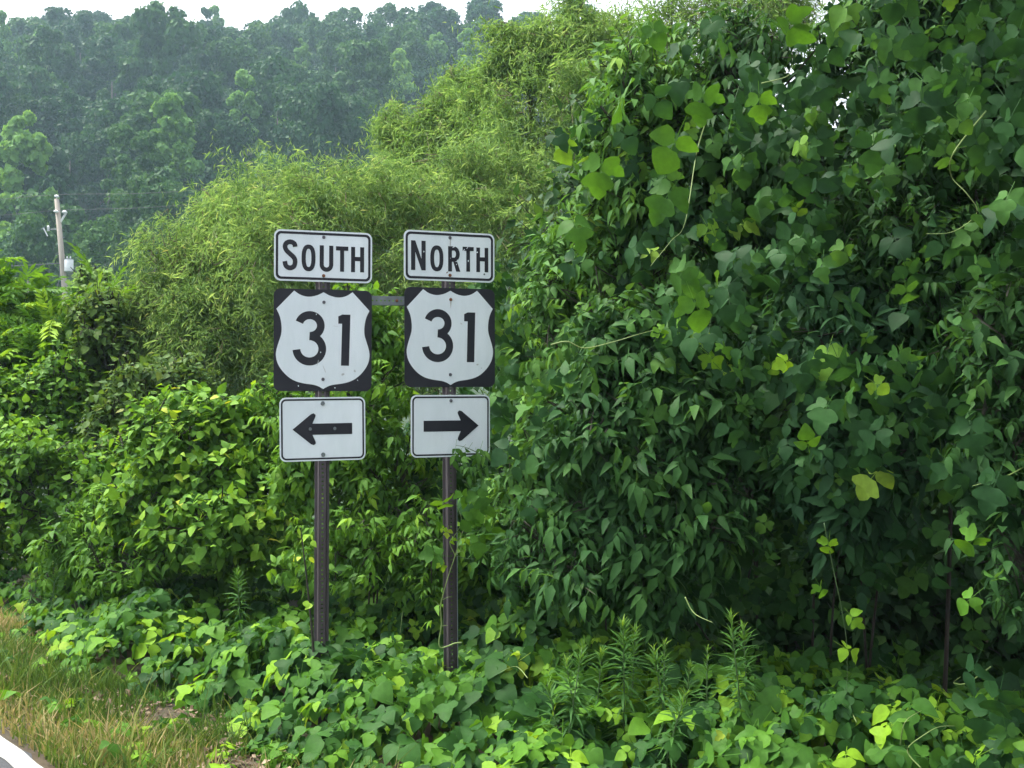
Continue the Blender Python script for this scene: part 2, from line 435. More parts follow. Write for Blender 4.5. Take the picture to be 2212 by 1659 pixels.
NARROW = [(np.array([(0, 0, 0), (.07, .4, .03), (0, 1, -.22), (-.07, .4, .03), (0, .45, -.03)], float), np.array([(0, 1, 4), (1, 2, 4), (0, 4, 3), (4, 2, 3)]))]

def unit(a):
    return a / (np.linalg.norm(a, axis=-1, keepdims=True) + 1e-9)
def frames(d, nrm):
    """rotation matrices with columns x, y=d, z~nrm"""
    d = unit(d)
    z = unit(nrm - d * np.sum(nrm * d, -1, keepdims=True))
    x = np.cross(d, z)
    return np.stack([x, d, z], -1)
TM = {}
def variant_mesh(key, i, tmpl, mat):
    k = (key, i, mat)
    if k not in TM: TM[k] = raw_mesh('leaf', tmpl[0], tmpl[1], mat)
    return TM[k]
def leaves(parent, key, tmpl, mat, pos, R, size, rnd, singles=0, score=None, name='foliage', fine=False):
    """scatters leaves: the best-scored ones become leaf objects, the rest one joined foliage part"""
    pos = np.asarray(pos, float); N = len(pos); size = np.broadcast_to(np.asarray(size, float), (N,))
    rnd = np.clip(np.asarray(rnd, float), 0.01, .995)
    origin = np.array(parent.matrix_world.translation) if parent is not None else V(0, 0, 0)
    origin = np.array(parent.location) if parent is not None else origin
    which = rng.integers(0, len(tmpl), N)
    joined = {id(ELDER): ELDER_LOW, id(OVATE): OVATE_LOW, id(KUDZU): KUDZU_MID}.get(0 if fine else id(tmpl), tmpl)   # joined leaves carry fewer triangles
    single = np.zeros(N, bool)
    if singles:
        order = np.argsort(-score)[:singles]
        order = order[score[order] > 0]
        single[order] = True
        for i in order:
            o = link('leaf', variant_mesh(key, which[i], tmpl[which[i]], mat), parent)
            m = np.eye(4); m[:3, :3] = R[i] * size[i]; m[:3, 3] = pos[i] - origin
            o.matrix_local = Matrix(m.tolist())
            o.color = (float(rnd[i]), 0, 0, 1)
    vs, ts, rs, n = [], [], [], 0
    for k, (tv, tt) in enumerate(joined):
        idx = np.where((which == k) & ~single)[0]
        if not len(idx): continue
        w = np.einsum('nij,tj->nti', R[idx] * size[idx][:, None, None], tv) + (pos[idx] - origin)[:, None]
        vs.append(w.reshape(-1, 3))
        ts.append((tt[None] + (np.arange(len(idx)) * len(tv))[:, None, None] + n).reshape(-1, 3))
        rs.append(np.repeat(rnd[idx], len(tv)))
        n += len(idx) * len(tv)
    if vs:
        me = raw_mesh(name, np.concatenate(vs), np.concatenate(ts), mat, np.concatenate(rs))
        return link(name, me, parent, kind='stuff')
def in_view(p, m=0):
    u, v = uv_of(p)
    return (p[..., 1] > .5) & (u > -m) & (u < 2212 + m) & (v > -m) & (v < 1659 + m)

# ================================================================== SETTING
def axis(parts):
    out = []
    for a, b, n in parts: out += list(np.linspace(a, b, n, endpoint=False))
    return np.array(out + [parts[-1][1]])
gx = axis([(-420, -130, 8), (-130, -20, 30), (-20, 12, 90), (12, 100, 25), (100, 420, 8)])
gy = axis([(-40, 0, 6), (0, 20, 66), (20, 70, 20), (70, 240, 50), (240, 900, 10)])
XX, YY = np.meshgrid(gx, gy, indexing='ij')
ZZ = ground_z(XX, YY)
nn = n_of(XX, YY)
ZZ = np.where(nn < 1.95, ZZ - .03, ZZ)
gv = np.stack([XX, YY, ZZ], -1).reshape(-1, 3)
ii, jj = np.meshgrid(np.arange(len(gx) - 1), np.arange(len(gy) - 1), indexing='ij')
a = (ii * len(gy) + jj).ravel(); b = a + len(gy)
gt = np.concatenate([np.stack([a, b, b + 1], -1), np.stack([a, b + 1, a + 1], -1)])
link('ground', raw_mesh('ground', gv, gt, 'soil'), kind='structure', label='brown soil sloping away from the road under the plants')

# road with a slightly ragged edge and its white line
rs_ = np.arange(-40, 130, .08)
edge = 1.768 + .012 * noise3(np.stack([rs_, rs_ * 0, rs_ * 0], -1), 3.0, 1) + .012 * noise3(np.stack([rs_, rs_ * 0, rs_ * 0], -1), 11, 2)
road = MB()
lo, hi, dn = SN(rs_, -5.5 + 0 * rs_, 0.0), SN(rs_, edge, 0.0), SN(rs_, edge + .02, -.09)
k = len(rs_); tt = []
for i in range(k - 1):
    tt += [(i, k + i, k + i + 1), (i, k + i + 1, i + 1), (k + i, 2 * k + i, 2 * k + i + 1), (k + i, 2 * k + i + 1, k + i + 1)]
road.add(np.concatenate([lo, hi, dn]), tt)
ro = road.build('road', 'asphalt', kind='structure', label='dark grey asphalt road at the corner')
ln = MB()
e1 = 1.765 + .006 * noise3(np.stack([rs_, rs_ * 0, rs_ * 0], -1), 7.0, 3)
e0 = 1.665 + .006 * noise3(np.stack([rs_, rs_ * 0, rs_ * 0], -1), 7.0, 4)
tt = []
for i in range(k - 1): tt += [(i, k + i, k + i + 1), (i, k + i + 1, i + 1)]
ln.add(np.concatenate([SN(rs_, e0, .004), SN(rs_, e1, .004)]), tt)
ln.build('edge_line', 'paint', ro)

# ================================================================== HILL TREES
def crown_mesh(seed, w, h, nleaf, mat, shape='round', leaf=.26):
    r = np.random.default_rng(seed)
    lobes = []
    nl = 44 if shape == 'round' else 46
    for i in range(nl):
        t = r.uniform(0, 1)
        if shape == 'round': rad = math.sqrt(max(0, 1 - (2 * t - 1) ** 2)) * .85 + .1
        elif shape == 'tall': rad = (math.sin(PI * min(1, t * .9 + .1)) ** .7) * .8 + .08
        else: rad = (1 - t) * .95 + .12
        a = r.uniform(0, 2 * PI); q = math.sqrt(r.uniform(.15, 1)) * rad
        lr = r.uniform(.13, .30) * w * .5 * (1.1 if shape == 'round' else .85)
        lobes.append((V(q * math.cos(a) * w * .5, q * math.sin(a) * w * .5, h * (.06 + .88 * t)), lr))
    ps, ns = [], []
    per = nleaf // nl
    for c, lr in lobes:
        d = unit(r.normal(0, 1, (per, 3)) + V(0, 0, .55))
        rr = lr * (1.08 - np.abs(r.normal(0, .32, (per, 1))))
        p = c + d * rr * V(1, 1, .8)
        ps.append(p); ns.append(d)
    ps = np.concatenate(ps); ns = np.concatenate(ns)
    nrm = unit(ns + r.normal(0, .3, ns.shape) + V(0, 0, .3))
    R = frames(r.normal(0, 1, ns.shape) + V(0, 0, -.5), nrm)
    sz = leaf * r.uniform(.6, 1.35, len(ps))
    q = np.array([(-.55, -.35, 0), (.45, -.55, .1), (.6, .4, -.08), (-.35, .62, .06)])
    tq = np.array([(0, 1, 2), (0, 2, 3)])
    v = np.einsum('nij,tj->nti', R * sz[:, None, None], q) + ps[:, None]
    t = tq[None] + (np.arange(len(ps)) * 4)[:, None, None]
    rn = np.repeat(r.uniform(0, 1, len(ps)), 4)
    return raw_mesh('crown', v.reshape(-1, 3), t.reshape(-1, 3), mat, rn, False)
CROWN = {}
for i in range(6): CROWN['dark', i] = crown_mesh(100 + i, 7.0 + (i % 3) * .8, 8.5 + (i % 2) * 1.5, 6600, 'hill_dark', 'round')
for i in range(4): CROWN['mid', i] = crown_mesh(120 + i, 6.5 + (i % 3) * .7, 9.0 + (i % 2), 6600, 'hill_mid', 'round')
for i in range(3): CROWN['pale', i] = crown_mesh(140 + i, 5.6, 12.0, 7000, 'hill_pale', 'tall', .28)
for i in range(2): CROWN['pine', i] = crown_mesh(150 + i, 5.2, 11.0, 5000, 'hill_dark', 'cone', .26)
tk = MB().tube([(0, 0, 0), (.1, .05, 6), (0, .1, 15)], [.24, .18, .06], 6)
TRUNK = tk.mesh('trunk', 'grey_bark', True)
def hill_tree(x, y, kind, i, top, scale, label, group):
    """top: height of the crown's top above the ground"""
    z = float(ground_z(x, y))
    o = thing({'dark': 'broadleaf_tree', 'mid': 'broadleaf_tree', 'pale': 'poplar_tree', 'pine': 'pine_tree'}[kind], label, 'tree', (x, y, z), group, rng.uniform(0, 6.28))
    me = CROWN[kind, i]
    ch = max(v.co.z for v in me.vertices) * scale if False else {'dark': 8.5 + (i % 2) * 1.5, 'mid': 9 + (i % 2), 'pale': 12.0, 'pine': 11.0}[kind] * scale
    c = link('crown', me, o); c.location = (0, 0, max(top - ch, .2)); kz = rng.uniform(1.0, 1.3); c.scale = (scale * rng.uniform(.85, 1.1),) * 2 + (scale * kz,); c.location = (0, 0, max(top - ch * kz, .2))
    t = link('trunk', TRUNK, o); t.scale = (1, 1, max(top - ch * .55, 2) / 15)
    return o
# treeline and occlusion in pixels: do not build what the near plants hide
OCC = ([-200, 250, 330, 400, 480, 600, 700, 830, 900, 1000, 1060, 1130, 1250, 1400], [640, 640, 560, 470, 390, 400, 350, 330, 260, 190, 110, 60, 20, -60])
specials = [  # u, v of the top, depth, scale, kind, label
    (60, 222, 92, 1.3, 'pale', 'pale green poplar at the frame edge above the utility pole'),
    (368, 196, 96, 1.3, 'pale', 'tall pale green poplar standing out on the dark hillside'),
    (292, 262, 92, .85, 'mid', 'green tree in front of the tall pale poplar on the hillside'),
    (352, 4, 140, 1.9, 'mid', 'large hazy tree whose crown rises out of the top of the picture'),
    (640, 180, 120, 1.15, 'dark', 'broad round dark tree in the middle of the hillside'),
    (480, 245, 110, .95, 'dark', 'dark tree beside the tall pale poplar, above the willow'),
    (862, 102, 150, .95, 'pale', 'pale tree high on the hill above the willow tops'),
    (948, 62, 165, 1.05, 'pale', 'pale tree just under the skyline beside the tall willow'),
    (1010, 58, 160, 1.0, 'pale', 'pale tree against the skyline where the tall willow begins'),
    (1000, 140, 115, .7, 'pale', 'bright pale tree peeping over the green willow'),
    (150, 190, 120, 1.0, 'pine', 'dark pine with visible trunk left of the tall pale poplar'),
    (215, 470, 74, .62, 'mid', 'bright green low tree right behind the utility pole'),
    (60, 470, 76, .8, 'dark', 'dark low tree left of the utility pole'),
    (330, 380, 80, .8, 'dark', 'dark tree below the tall pale poplar, over the willow edge'),
]
used = []
cnt = {'dark': 6, 'mid': 4, 'pale': 3, 'pine': 2}
for u, v, y, sc_, kind, lab in specials:
    p = P(u, v, y); g = float(ground_z(p[0], y))
    hill_tree(p[0], y, kind, int(rng.integers(cnt[kind])), p[2] - g, sc_, lab, None)
    used.append((p[0], y))
ntree = 0
for row, y0 in enumerate(np.arange(70, 240, 8.0)):
    step = 7.8 if y0 < 150 else 8.6
    for x0 in np.arange(-.52 * y0 - 6, .03 * y0 + 8, step):
        x = x0 + rng.uniform(-2.2, 2.2) + (row % 2) * step * .5; y = y0 + rng.uniform(-2.4, 2.4)
        top = float(np.interp(y, [70, 85, 100, 120, 240], [9, 12, 14, 18, 17])) * rng.uniform(.82, 1.2)
        z = float(ground_z(x, y))
        u, v = uv_of(V(x, y, z + top))
        if v > np.interp(u, *OCC) + 15: continue
        if any((x - a) ** 2 + (y - b) ** 2 < 18 for a, b in used): continue
        if any(abs(u - us) < 58 and y < ys and v < vs + 130 for us, vs, ys, *_ in specials if vs > 0): continue
        w = rng.uniform()
        kind = 'dark' if w < .58 else 'mid' if w < .86 else 'pine' if w < .95 else 'pale'
        hill_tree(x, y, kind, int(rng.integers(cnt[kind])), top, rng.uniform(1.0, 1.5) * (1 if kind != 'pale' else .75) * float(np.interp(y, [70, 110], [.7, 1])),
                  {'dark': 'dark green broadleaf tree in the wooded hillside', 'mid': 'mid green broadleaf tree in the wooded hillside',
                   'pine': 'dark narrow pine among the hillside trees', 'pale': 'small pale poplar among the dark hillside trees'}[kind],
                  {'dark': 'dark trees of the wooded hillside', 'mid': 'mid green trees of the wooded hillside',
                   'pine': 'pines of the wooded hillside', 'pale': 'small poplars of the wooded hillside'}[kind])
        ntree += 1
print('hill trees', ntree)

# ================================================================== UTILITY POLE AND WIRES
PT, PB = P(122.5, 430, 65), P(138.5, 610, 65)
dirp = (PB - PT) / (PT[2] - PB[2])
gz = float(ground_z(PT[0], 65)) - .3
base = PT + dirp * (PT[2] - gz)
pole = thing('utility_pole', 'weathered leaning wooden utility pole with a white transformer', 'utility pole', base)
def pl(z, dx=0.0, dy=0.0):
    """point beside the pole at absolute height z, relative to the base"""
    c = PT + dirp * (PT[2] - z)
    return c - base + V(dx, dy, 0)
MB().tube([pl(gz), pl(gz + 4), pl(9), pl(PT[2])], [.21, .19, .165, .135], 12).build('shaft', 'pole_wood', pole, True)
MB().lathe([(.03, 0), (.03, .1), (.13, .12), (.14, .17), (.10, .22), (.05, .25), (.02, .26)], pl(PT[2]), 10).build('insulator', 'porcelain', pole, True)
z2 = P(130, 457, 65)[2]
br = MB().tube([pl(z2 - .62, .12), pl(z2 - .1, .48)], .06, 6)
br.build('bracket_arm', 'porcelain', pole)
MB().tube([pl(z2 - .62, .12), pl(z2 - .2, -.05)], .025, 5).build('bracket_brace', 'bolt', pole)
MB().lathe([(.05, -.05), (.16, 0), (.16, .06), (.10, .12), (.03, .15)], pl(z2 - .08, .42, -.05), 10).build('insulator', 'porcelain', pole, True)
MB().lathe([(.05, -.05), (.15, 0), (.15, .05), (.10, .1), (.03, .12)], pl(z2 - .06, -.02, -.2), 10).build('insulator', 'porcelain', pole, True)
z3 = P(120, 495, 65)[2]
MB().tube([pl(z3, -.1), pl(z3 - .02, -.55), pl(z3 + .02, -.72)], .035, 6).build('cutout_arm', 'galv', pole)
MB().lathe([(.04, -.12), (.09, -.1), (.06, -.02), (.09, 0), (.06, .08), (.09, .1), (.04, .22)], pl(z3, -.66, -.02), 8).build('insulator', 'porcelain', pole, True)
MB().tube([pl(z3 + .05, -.95), pl(z3 - .42, -.75)], .035, 6).build('fuse_cutout', 'porcelain', pole)
MB().tube([pl(z3 + .12, -.88), pl(z3 - .02, -1.08)], .03, 6).build('arrester', 'galv', pole)
zt, zb = P(148, 560, 65)[2], P(148, 587, 65)[2]
tf = MB().lathe([(.02, zb - zt), (.245, zb - zt), (.26, zb - zt + .04), (.26, -.04), (.23, 0), (.02, .03)], pl(zt, .42, -.02), 16).build('transformer', 'transformer', pole, True)
MB().lathe([(.275, -.035), (.275, .0), (.02, .045)], pl(zt + .02, .42, -.02), 16).build('lid', 'galv', tf)
for dx in (-.1, .1): MB().lathe([(.035, 0), (.05, .05), (.03, .09), (.04, .14)], pl(zt + .04, .42 + dx, -.02), 7).build('bushing', 'porcelain', tf)
MB().box(pl(zt - .3, .1, -.05), pl(zt - .2, .3, .05)).build('mounting_bracket', 'galv', pole)
for zz, sx in ((z3 + .35, -.2), (z3 - .05, .2), (z3 - .5, .2), (z3 - .9, -.2)):
    MB().tube([pl(zz, 0), pl(zz, sx * 1.2)], .02, 5).build('step_bolt', 'galv', pole)
MB().tube([pl(zt - .4, -.17, -.05), pl(zt - 1.1, -.22, -.05), pl(zt - 2.2, -.55, -.05)], .022, 5).build('service_cable', 'wire', pole)
def wire(pts, r, label):
    pts = np.array(pts)
    o = thing('power_line', label, 'power line', pts[0])
    MB().tube(catmull(pts, 8) - pts[0], r, 5).build('cable', 'wire', o)
ptop = pl(PT[2] + .26) + base
wire([P(-260, 447, 62), P(-60, 436, 63.5), ptop, P(300, 418, 66), P(470, 408, 67.5), P(700, 392, 69)], .011, 'topmost thin wire running over the utility pole')
q = pl(z2 + .06, .2, -.1) + base
wire([P(-260, 480, 62), P(0, 465, 63.5), q, P(300, 449, 66), P(440, 440, 67.5), P(700, 424, 69)], .011, 'thin wire along the bracket insulators of the pole')
q = pl(P(128, 569, 65)[2], -.15, -.05) + base
wire([P(-260, 590, 60), P(0, 576, 62.5), P(60, 573, 63.6), q], .03, 'low cable reaching the pole beside the transformer')

# ================================================================== SIGNS
INCH = .0254
def rounded(w, h, r, k=6):
    out = []
    for cx, cy, a0 in ((w / 2 - r, h / 2 - r, 0), (-w / 2 + r, h / 2 - r, 90), (-w / 2 + r, -h / 2 + r, 180), (w / 2 - r, -h / 2 + r, 270)):
        for i in range(k + 1):
            a = math.radians(a0 + 90 * i / k); out.append((cx + r * math.cos(a), cy + r * math.sin(a)))
    return np.array(out)
def to3(p2, off):                        # sign plane: x right, z up, faces -y
    p2 = np.asarray(p2, float) * INCH
    return np.stack([p2[:, 0], np.full(len(p2), -off), p2[:, 1]], -1)
def plate(name, w, h, r, mat, parent, z, roll=0.0, thick=.003, front=.055):
    o2 = rounded(w, h, r); k = len(o2)
    f, b = to3(o2, front), to3(o2, front - thick)
    mb = MB().poly(f); mb.add(b, [(0, i + 1, i) for i in range(1, k - 1)])
    mb.add(np.concatenate([f, b]), [t for i in range(k) for t in ((i, k + i, k + (i + 1) % k), (i, k + (i + 1) % k, (i + 1) % k))])
    o = mb.build(name, mat, parent)
    o.location = (0, 0, z); o.rotation_euler = (0, roll, 0)
    return o
def ring(o, outer, inner, mat, off, name='border'):
    k = len(outer)
    MB().add(np.concatenate([to3(outer, off), to3(inner, off)]),
             [t for i in range(k) for t in ((i, (i + 1) % k, k + (i + 1) % k), (i, k + (i + 1) % k, k + i))]).build(name, mat, o)
def ribbon(mb, pts, w, off, closed=False):
    pts = np.asarray(pts, float); k = len(pts)
    if closed: tg = np.roll(pts, -1, 0) - np.roll(pts, 1, 0)
    else: tg = np.gradient(pts, axis=0)
    tg = tg / (np.linalg.norm(tg, axis=1)[:, None] + 1e-9)
    nn = np.stack([-tg[:, 1], tg[:, 0]], -1)
    L, R_ = pts + nn * w / 2, pts - nn * w / 2
    m = k if closed else k - 1
    mb.add(np.concatenate([to3(L, off), to3(R_, off)]), [t for i in range(m) for t in ((i, k + i, k + (i + 1) % k), (i, k + (i + 1) % k, (i + 1) % k))])
def arc(cx, cy, rx, ry, a0, a1, k=22):
    a = np.radians(np.linspace(a0, a1, k)); return np.stack([cx + rx * np.cos(a), cy + ry * np.sin(a)], -1)
def bar(mb, pts, off): mb.poly(to3(pts, off))
OFF = .0565
def rect(x0, y0, x1, y1): return [(x0, y0), (x1, y0), (x1, y1), (x0, y1)]
def letter(o, ch, x0, x1, y0, y1, w):
    mb = MB(); cx = (x0 + x1) / 2
    if ch == 'S':
        kx, ky = (x1 - x0) / 3.6, (y1 - y0) / 7.25
        pts = [(1.23, 1.95), (1.0, 2.7), (.05, 3.07), (-.9, 2.7), (-1.2, 1.9), (-.85, 1.02), (.05, .2), (.95, -.62), (1.23, -1.5), (.95, -2.6), (0, -3.05), (-.95, -2.6), (-1.25, -1.5)]
        c = catmull([(cx + a * kx, (y0 + y1) / 2 + b * ky) for a, b in pts], 7)
        ribbon(mb, c, w, OFF)
    elif ch == 'O':
        a = np.linspace(0, 2 * PI, 48, endpoint=False); e = 2 / 2.5
        c, s = np.cos(a), np.sin(a)
        ribbon(mb, np.stack([cx + ((x1 - x0 - w) / 2) * np.sign(c) * np.abs(c) ** e, (y0 + y1) / 2 + ((y1 - y0 - w) / 2) * np.sign(s) * np.abs(s) ** e], -1), w, OFF, True)
    elif ch == 'U':
        r = (x1 - x0 - w) / 2; yb = y0 + w / 2 + r
        ribbon(mb, np.concatenate([[(x0 + w / 2, y1), (x0 + w / 2, (y1 + yb) / 2)], arc(cx, yb, r, r, 180, 360), [(x1 - w / 2, (y1 + yb) / 2), (x1 - w / 2, y1)]]), w, OFF)
    elif ch == 'T':
        bar(mb, rect(x0, y1 - w, x1, y1), OFF); bar(mb, rect(cx - w / 2, y0, cx + w / 2, y1 - w), OFF)
    elif ch == 'H':
        bar(mb, rect(x0, y0, x0 + w, y1), OFF); bar(mb, rect(x1 - w, y0, x1, y1), OFF)
        ym = (y0 + y1) / 2 + .15; bar(mb, rect(x0 + w, ym - w / 2, x1 - w, ym + w / 2), OFF)
    elif ch == 'N':
        bar(mb, rect(x0, y0, x0 + w, y1), OFF); bar(mb, rect(x1 - w, y0, x1, y1), OFF)
        bar(mb, [(x0 + w, y1 - .02), (x0 + w, y1 - 2.5 * w), (x1 - w, y0 + .02), (x1 - w, y0 + 2.5 * w)], OFF)
    elif ch == 'R':
        bar(mb, rect(x0, y0, x0 + w, y1), OFF)
        ym = y0 + (y1 - y0) * .47; r = (y1 - ym) / 2 - w / 2 + .2
        xr = x1 - w / 2 - .05
        ya, yb = y1 - w / 2, ym
        ribbon(mb, np.concatenate([[(x0 + w, ya)], arc(xr - 1.0, (ya + yb) / 2, 1.0, (ya - yb) / 2, 90, -90, 18), [(x0 + w, yb)]]), w, OFF)
        bar(mb, [(x0 + w + .35, yb - w / 2), (x0 + w + .35 + w * 1.05, yb - w / 2), (x1 + .1, y0), (x1 + .1 - w * 1.1, y0)], OFF)
    mb.build('letter', 'sign_black', o)
def digits(o):
    mb = MB()
    a = arc(-3.3, 3.43, 2.66, 2.45, 163, -90, 34); ribbon(mb, a, 1.9, OFF)
    b = arc(-3.4, -2.05, 3.15, 2.98, 90, -176, 40); ribbon(mb, b, 1.9, OFF + .0003)
    mb.build('digit', 'sign_black', o)
    mb = MB()
    bar(mb, [(4.35, -5.95), (6.35, -5.95), (6.65, 6.2), (4.65, 6.2)], OFF)
    bar(mb, [(4.6, 4.0), (4.65, 6.2), (3.65, 5.75), (3.65, 4.0)], OFF)
    mb.build('digit', 'sign_black', o)
def bolt_head(o, x, y, mat='bolt', r=.0095):
    mb = MB()
    a = np.arange(8) * PI / 4
    f = np.stack([x * INCH + r * np.cos(a), np.full(8, -(OFF + .006)), y * INCH + r * np.sin(a)], -1)
    bk = np.stack([x * INCH + r * 1.15 * np.cos(a), np.full(8, -(OFF - .0005)), y * INCH + r * 1.15 * np.sin(a)], -1)
    mb.poly(f); mb.add(np.concatenate([f, bk]), [t for i in range(8) for t in ((i, 8 + i, 8 + (i + 1) % 8), (i, 8 + (i + 1) % 8, (i + 1) % 8))])
    mb.build('bolt', mat, o)
def flake(o, cx, cy, w, h, ang, mat, seed, name='scratch', off=.0572):
    r = random.Random(seed)
    p = []
    for i in range(7):
        a = 2 * PI * i / 7; q = r.uniform(.6, 1.1)
        x, y = w / 2 * math.cos(a) * q, h / 2 * math.sin(a) * q
        p.append((cx + x * math.cos(ang) - y * math.sin(ang), cy + x * math.sin(ang) + y * math.cos(ang)))
    MB().poly(to3(p, off)).build(name, mat, o)
def shield(o):
    half = [(0, 11.35)]
    half += list(map(tuple, catmull([(0, 11.35), (1.7, 10.55), (3.7, 10.2), (5.6, 10.6), (7.15, 11.55)], 5)[1:]))
    half += [(9.3, 9.35)]
    half += list(map(tuple, catmull([(11.4, 7.2), (10.55, 5.4), (10.15, 3.3), (10.2, 1.4), (10.75, -.4), (11.3, -2.2), (11.45, -3.8), (11.0, -5.6), (9.9, -7.3), (8.3, -8.8), (6.6, -9.7), (4.6, -10.2), (2.4, -10.5), (1.1, -10.9), (0, -11.5)], 4)))
    right = np.array(half); n_ = len(right)
    left = right[1:-1][::-1] * V(-1, 1)
    outl = np.concatenate([right, left])
    # concave outline: fan in horizontal strips between mirrored points
    R3 = to3(right, OFF - .0003); L3 = to3(right * V(-1, 1), OFF - .0003)
    pts2 = outl
    import mathutils
    v3 = [Vector((p[0], p[1], 0)) for p in pts2]
    tris = mathutils.geometry.tessellate_polygon([v3])
    t_ = np.array(tris)
    P3 = to3(pts2, OFF - .0003)
    e1 = P3[t_[:, 1]] - P3[t_[:, 0]]; e2 = P3[t_[:, 2]] - P3[t_[:, 0]]
    flip = np.cross(e1, e2)[:, 1] > 0
    t_[flip] = t_[flip][:, ::-1]
    MB().add(P3, t_).build('shield', 'sign_white', o)
def u_post(parent, z0, z1):
    """U-channel post with a perforated web"""
    prof = [(-.046, -.018), (-.028, -.018), (-.019, -.047), (-.0055, -.047), (.0055, -.047), (.019, -.047), (.028, -.018), (.046, -.018)]
    th = .004
    def wall(pr, za, zb, mb):
        for (xa, ya), (xb, yb) in zip(pr[:-1], pr[1:]):
            n2 = V(yb - ya, -(xb - xa)); n2 = n2 / np.linalg.norm(n2) * th
            v = []
            for z in (za, zb):
                v += [(xa, ya, z), (xb, yb, z), (xb + n2[0], yb + n2[1], z), (xa + n2[0], ya + n2[1], z)]
            q = [(0, 1, 5, 4), (1, 2, 6, 5), (2, 3, 7, 6), (3, 0, 4, 7), (0, 3, 2, 1), (4, 5, 6, 7)]
            mb.add(v, [t for a, b, c, d in q for t in ((a, b, c), (a, c, d))])
    mb = MB()
    wall(prof[:4], z0, z1, mb); wall(prof[4:], z0, z1, mb)
    z = z0
    while z < z1 - .03:
        wall(prof[3:5], z, z + .0155, mb); z += .0254
    return mb.build('post', 'post', parent)
def route_sign(u, y, yaw, word, spec, zs, label, arrow_dir, roll, rolls):
    x = (u - 1106) / F * y
    g = float(ground_z(x, y)) - .25
    o = thing('route_sign', label, 'road sign', (x, y, g), None, math.radians(yaw))
    o.rotation_euler = (0, math.radians(roll), math.radians(yaw))
    o.scale = (.957, 1, 1)
    u_post(o, 0, zs[0] + .11 - g)
    # direction plate
    p = plate('direction_plate', 24, 12, 1.5, 'sign_white', o, zs[0] - g, math.radians(rolls[0]))
    ring(p, rounded(23.2, 11.2, 1.25), rounded(22.05, 10.05, .8), 'sign_black', OFF)
    for ch, x0, x1, y0, y1, w in spec: letter(p, ch, x0 - 12, x1 - 12, y0, y1, w)
    # shield plate
    s = plate('shield_plate', 24, 24, 1.6, 'sign_black', o, zs[1] - g, math.radians(rolls[1]))
    shield(s); digits(s)
    # arrow plate
    a = plate('arrow_plate', 21, 15, 1.5, 'sign_white', o, zs[2] - g, math.radians(rolls[2]))
    ring(a, rounded(20.3, 14.3, 1.2), rounded(19.5, 13.5, .85), 'sign_black', OFF)
    sx = arrow_dir
    shaft = [(7.2, -1.32), (7.2, 1.32), (-2.7, 1.32), (-2.7, -1.32)]
    head = [(-7.4, 0), (-2.9, 3.55), (-2.25, 3.75), (-1.75, 3.35), (-1.85, 2.85), (-2.6, 1.25)]
    mb = MB()
    def mir(q): return [(px * sx, py) for px, py in (q if sx > 0 else q[::-1])]
    mb.poly(to3(mir(shaft[::-1]), OFF))
    full = head + [(hx, -hy) for hx, hy in head[1:][::-1]]
    # triangles of the head: fan from the tip
    f3 = to3([(px * sx, py) for px, py in full], OFF + .0003)
    mb.add(f3, [(0, i + 1, i) if sx > 0 else (0, i, i + 1) for i in range(1, len(full) - 1)])
    mb.build('arrow', 'sign_black', a)
    return o, p, s, a
S1 = [('S', 2.02, 5.62, -3.55, 3.7, 1.13), ('O', 6.6, 10.0, -3.62, 2.68, 1.02), ('U', 11.0, 14.35, -3.6, 2.62, 1.02), ('T', 15.0, 18.05, -3.45, 2.55, 1.0), ('H', 18.75, 22.0, -3.45, 2.55, 1.0)]
S2 = [('N', 1.8, 5.6, -3.6, 3.5, 1.1), ('O', 6.8, 10.25, -3.72, 2.55, 1.02), ('R', 11.5, 14.65, -3.6, 2.5, 1.02), ('T', 15.35, 18.35, -3.5, 2.55, 1.0), ('H', 19.05, 22.3, -3.5, 2.5, 1.0)]
so, sp_, ss, sa = route_sign(692, 6.5, 17, 'SOUTH', S1, (2.515, 2.012, 1.480), 'black and white SOUTH 31 route sign with arrow pointing left', 1, .25, (0, 0, -.75))
no, np_, ns, na = route_sign(972.5, 6.68, 21, 'NORTH', S2, (2.535, 2.036, 1.492), 'black and white NORTH 31 route sign with arrow pointing right', -1, -.35, (.3, .2, .35))
for p in (sp_, np_):
    bolt_head(p, 0, 4.55); bolt_head(p, 0, -4.55, 'rust')
bolt_head(ss, .1, 9.0); bolt_head(ss, -.05, -9.2)
bolt_head(ns, .1, 9.2, 'rust'); bolt_head(ns, -.05, -9.0)
bolt_head(sa, 0, 6.05, 'galv', .012); bolt_head(sa, 0, -6.05, 'galv', .012); bolt_head(sa, -3.1, .05, 'galv', .009); bolt_head(sa, 2.9, .05, 'galv', .009)
bolt_head(na, 0, 6.1)
for i, (x, y, w, h, a) in enumerate([(.95, 2.35, .9, .28, .5), (3.6, 1.55, 1.5, .22, .9), (4.6, 2.3, .8, .2, .8), (7.3, 1.3, .5, .5, .2), (1.9, -.9, .8, .22, 1.1), (4.9, -.9, .35, .5, 0), (-6.9, .9, .3, .5, 0), (.1, -.4, .22, .22, 0), (1.7, -1.9, .45, .2, 1.2)]):
    flake(np_, x, y, w, h, a, 'sign_white', i)
flake(np_, 9.2, -4.0, .7, .5, .4, 'galv', 21); flake(np_, -.8, -3.9, .7, .4, .9, 'rust', 22); flake(np_, .05, 3.3, .12, 2.2, 0, 'rust', 23, 'rust_streak')
flake(ns, .1, 8.0, .14, 2.4, 0, 'rust', 24, 'rust_streak'); flake(ns, 2.9, 3.4, .9, .08, -.7, 'rust', 25); flake(ns, 7.2, -6.5, .8, .5, .3, 'scuff', 26); flake(ns, 8.3, -7.4, .35, .3, 0, 'scuff', 27)
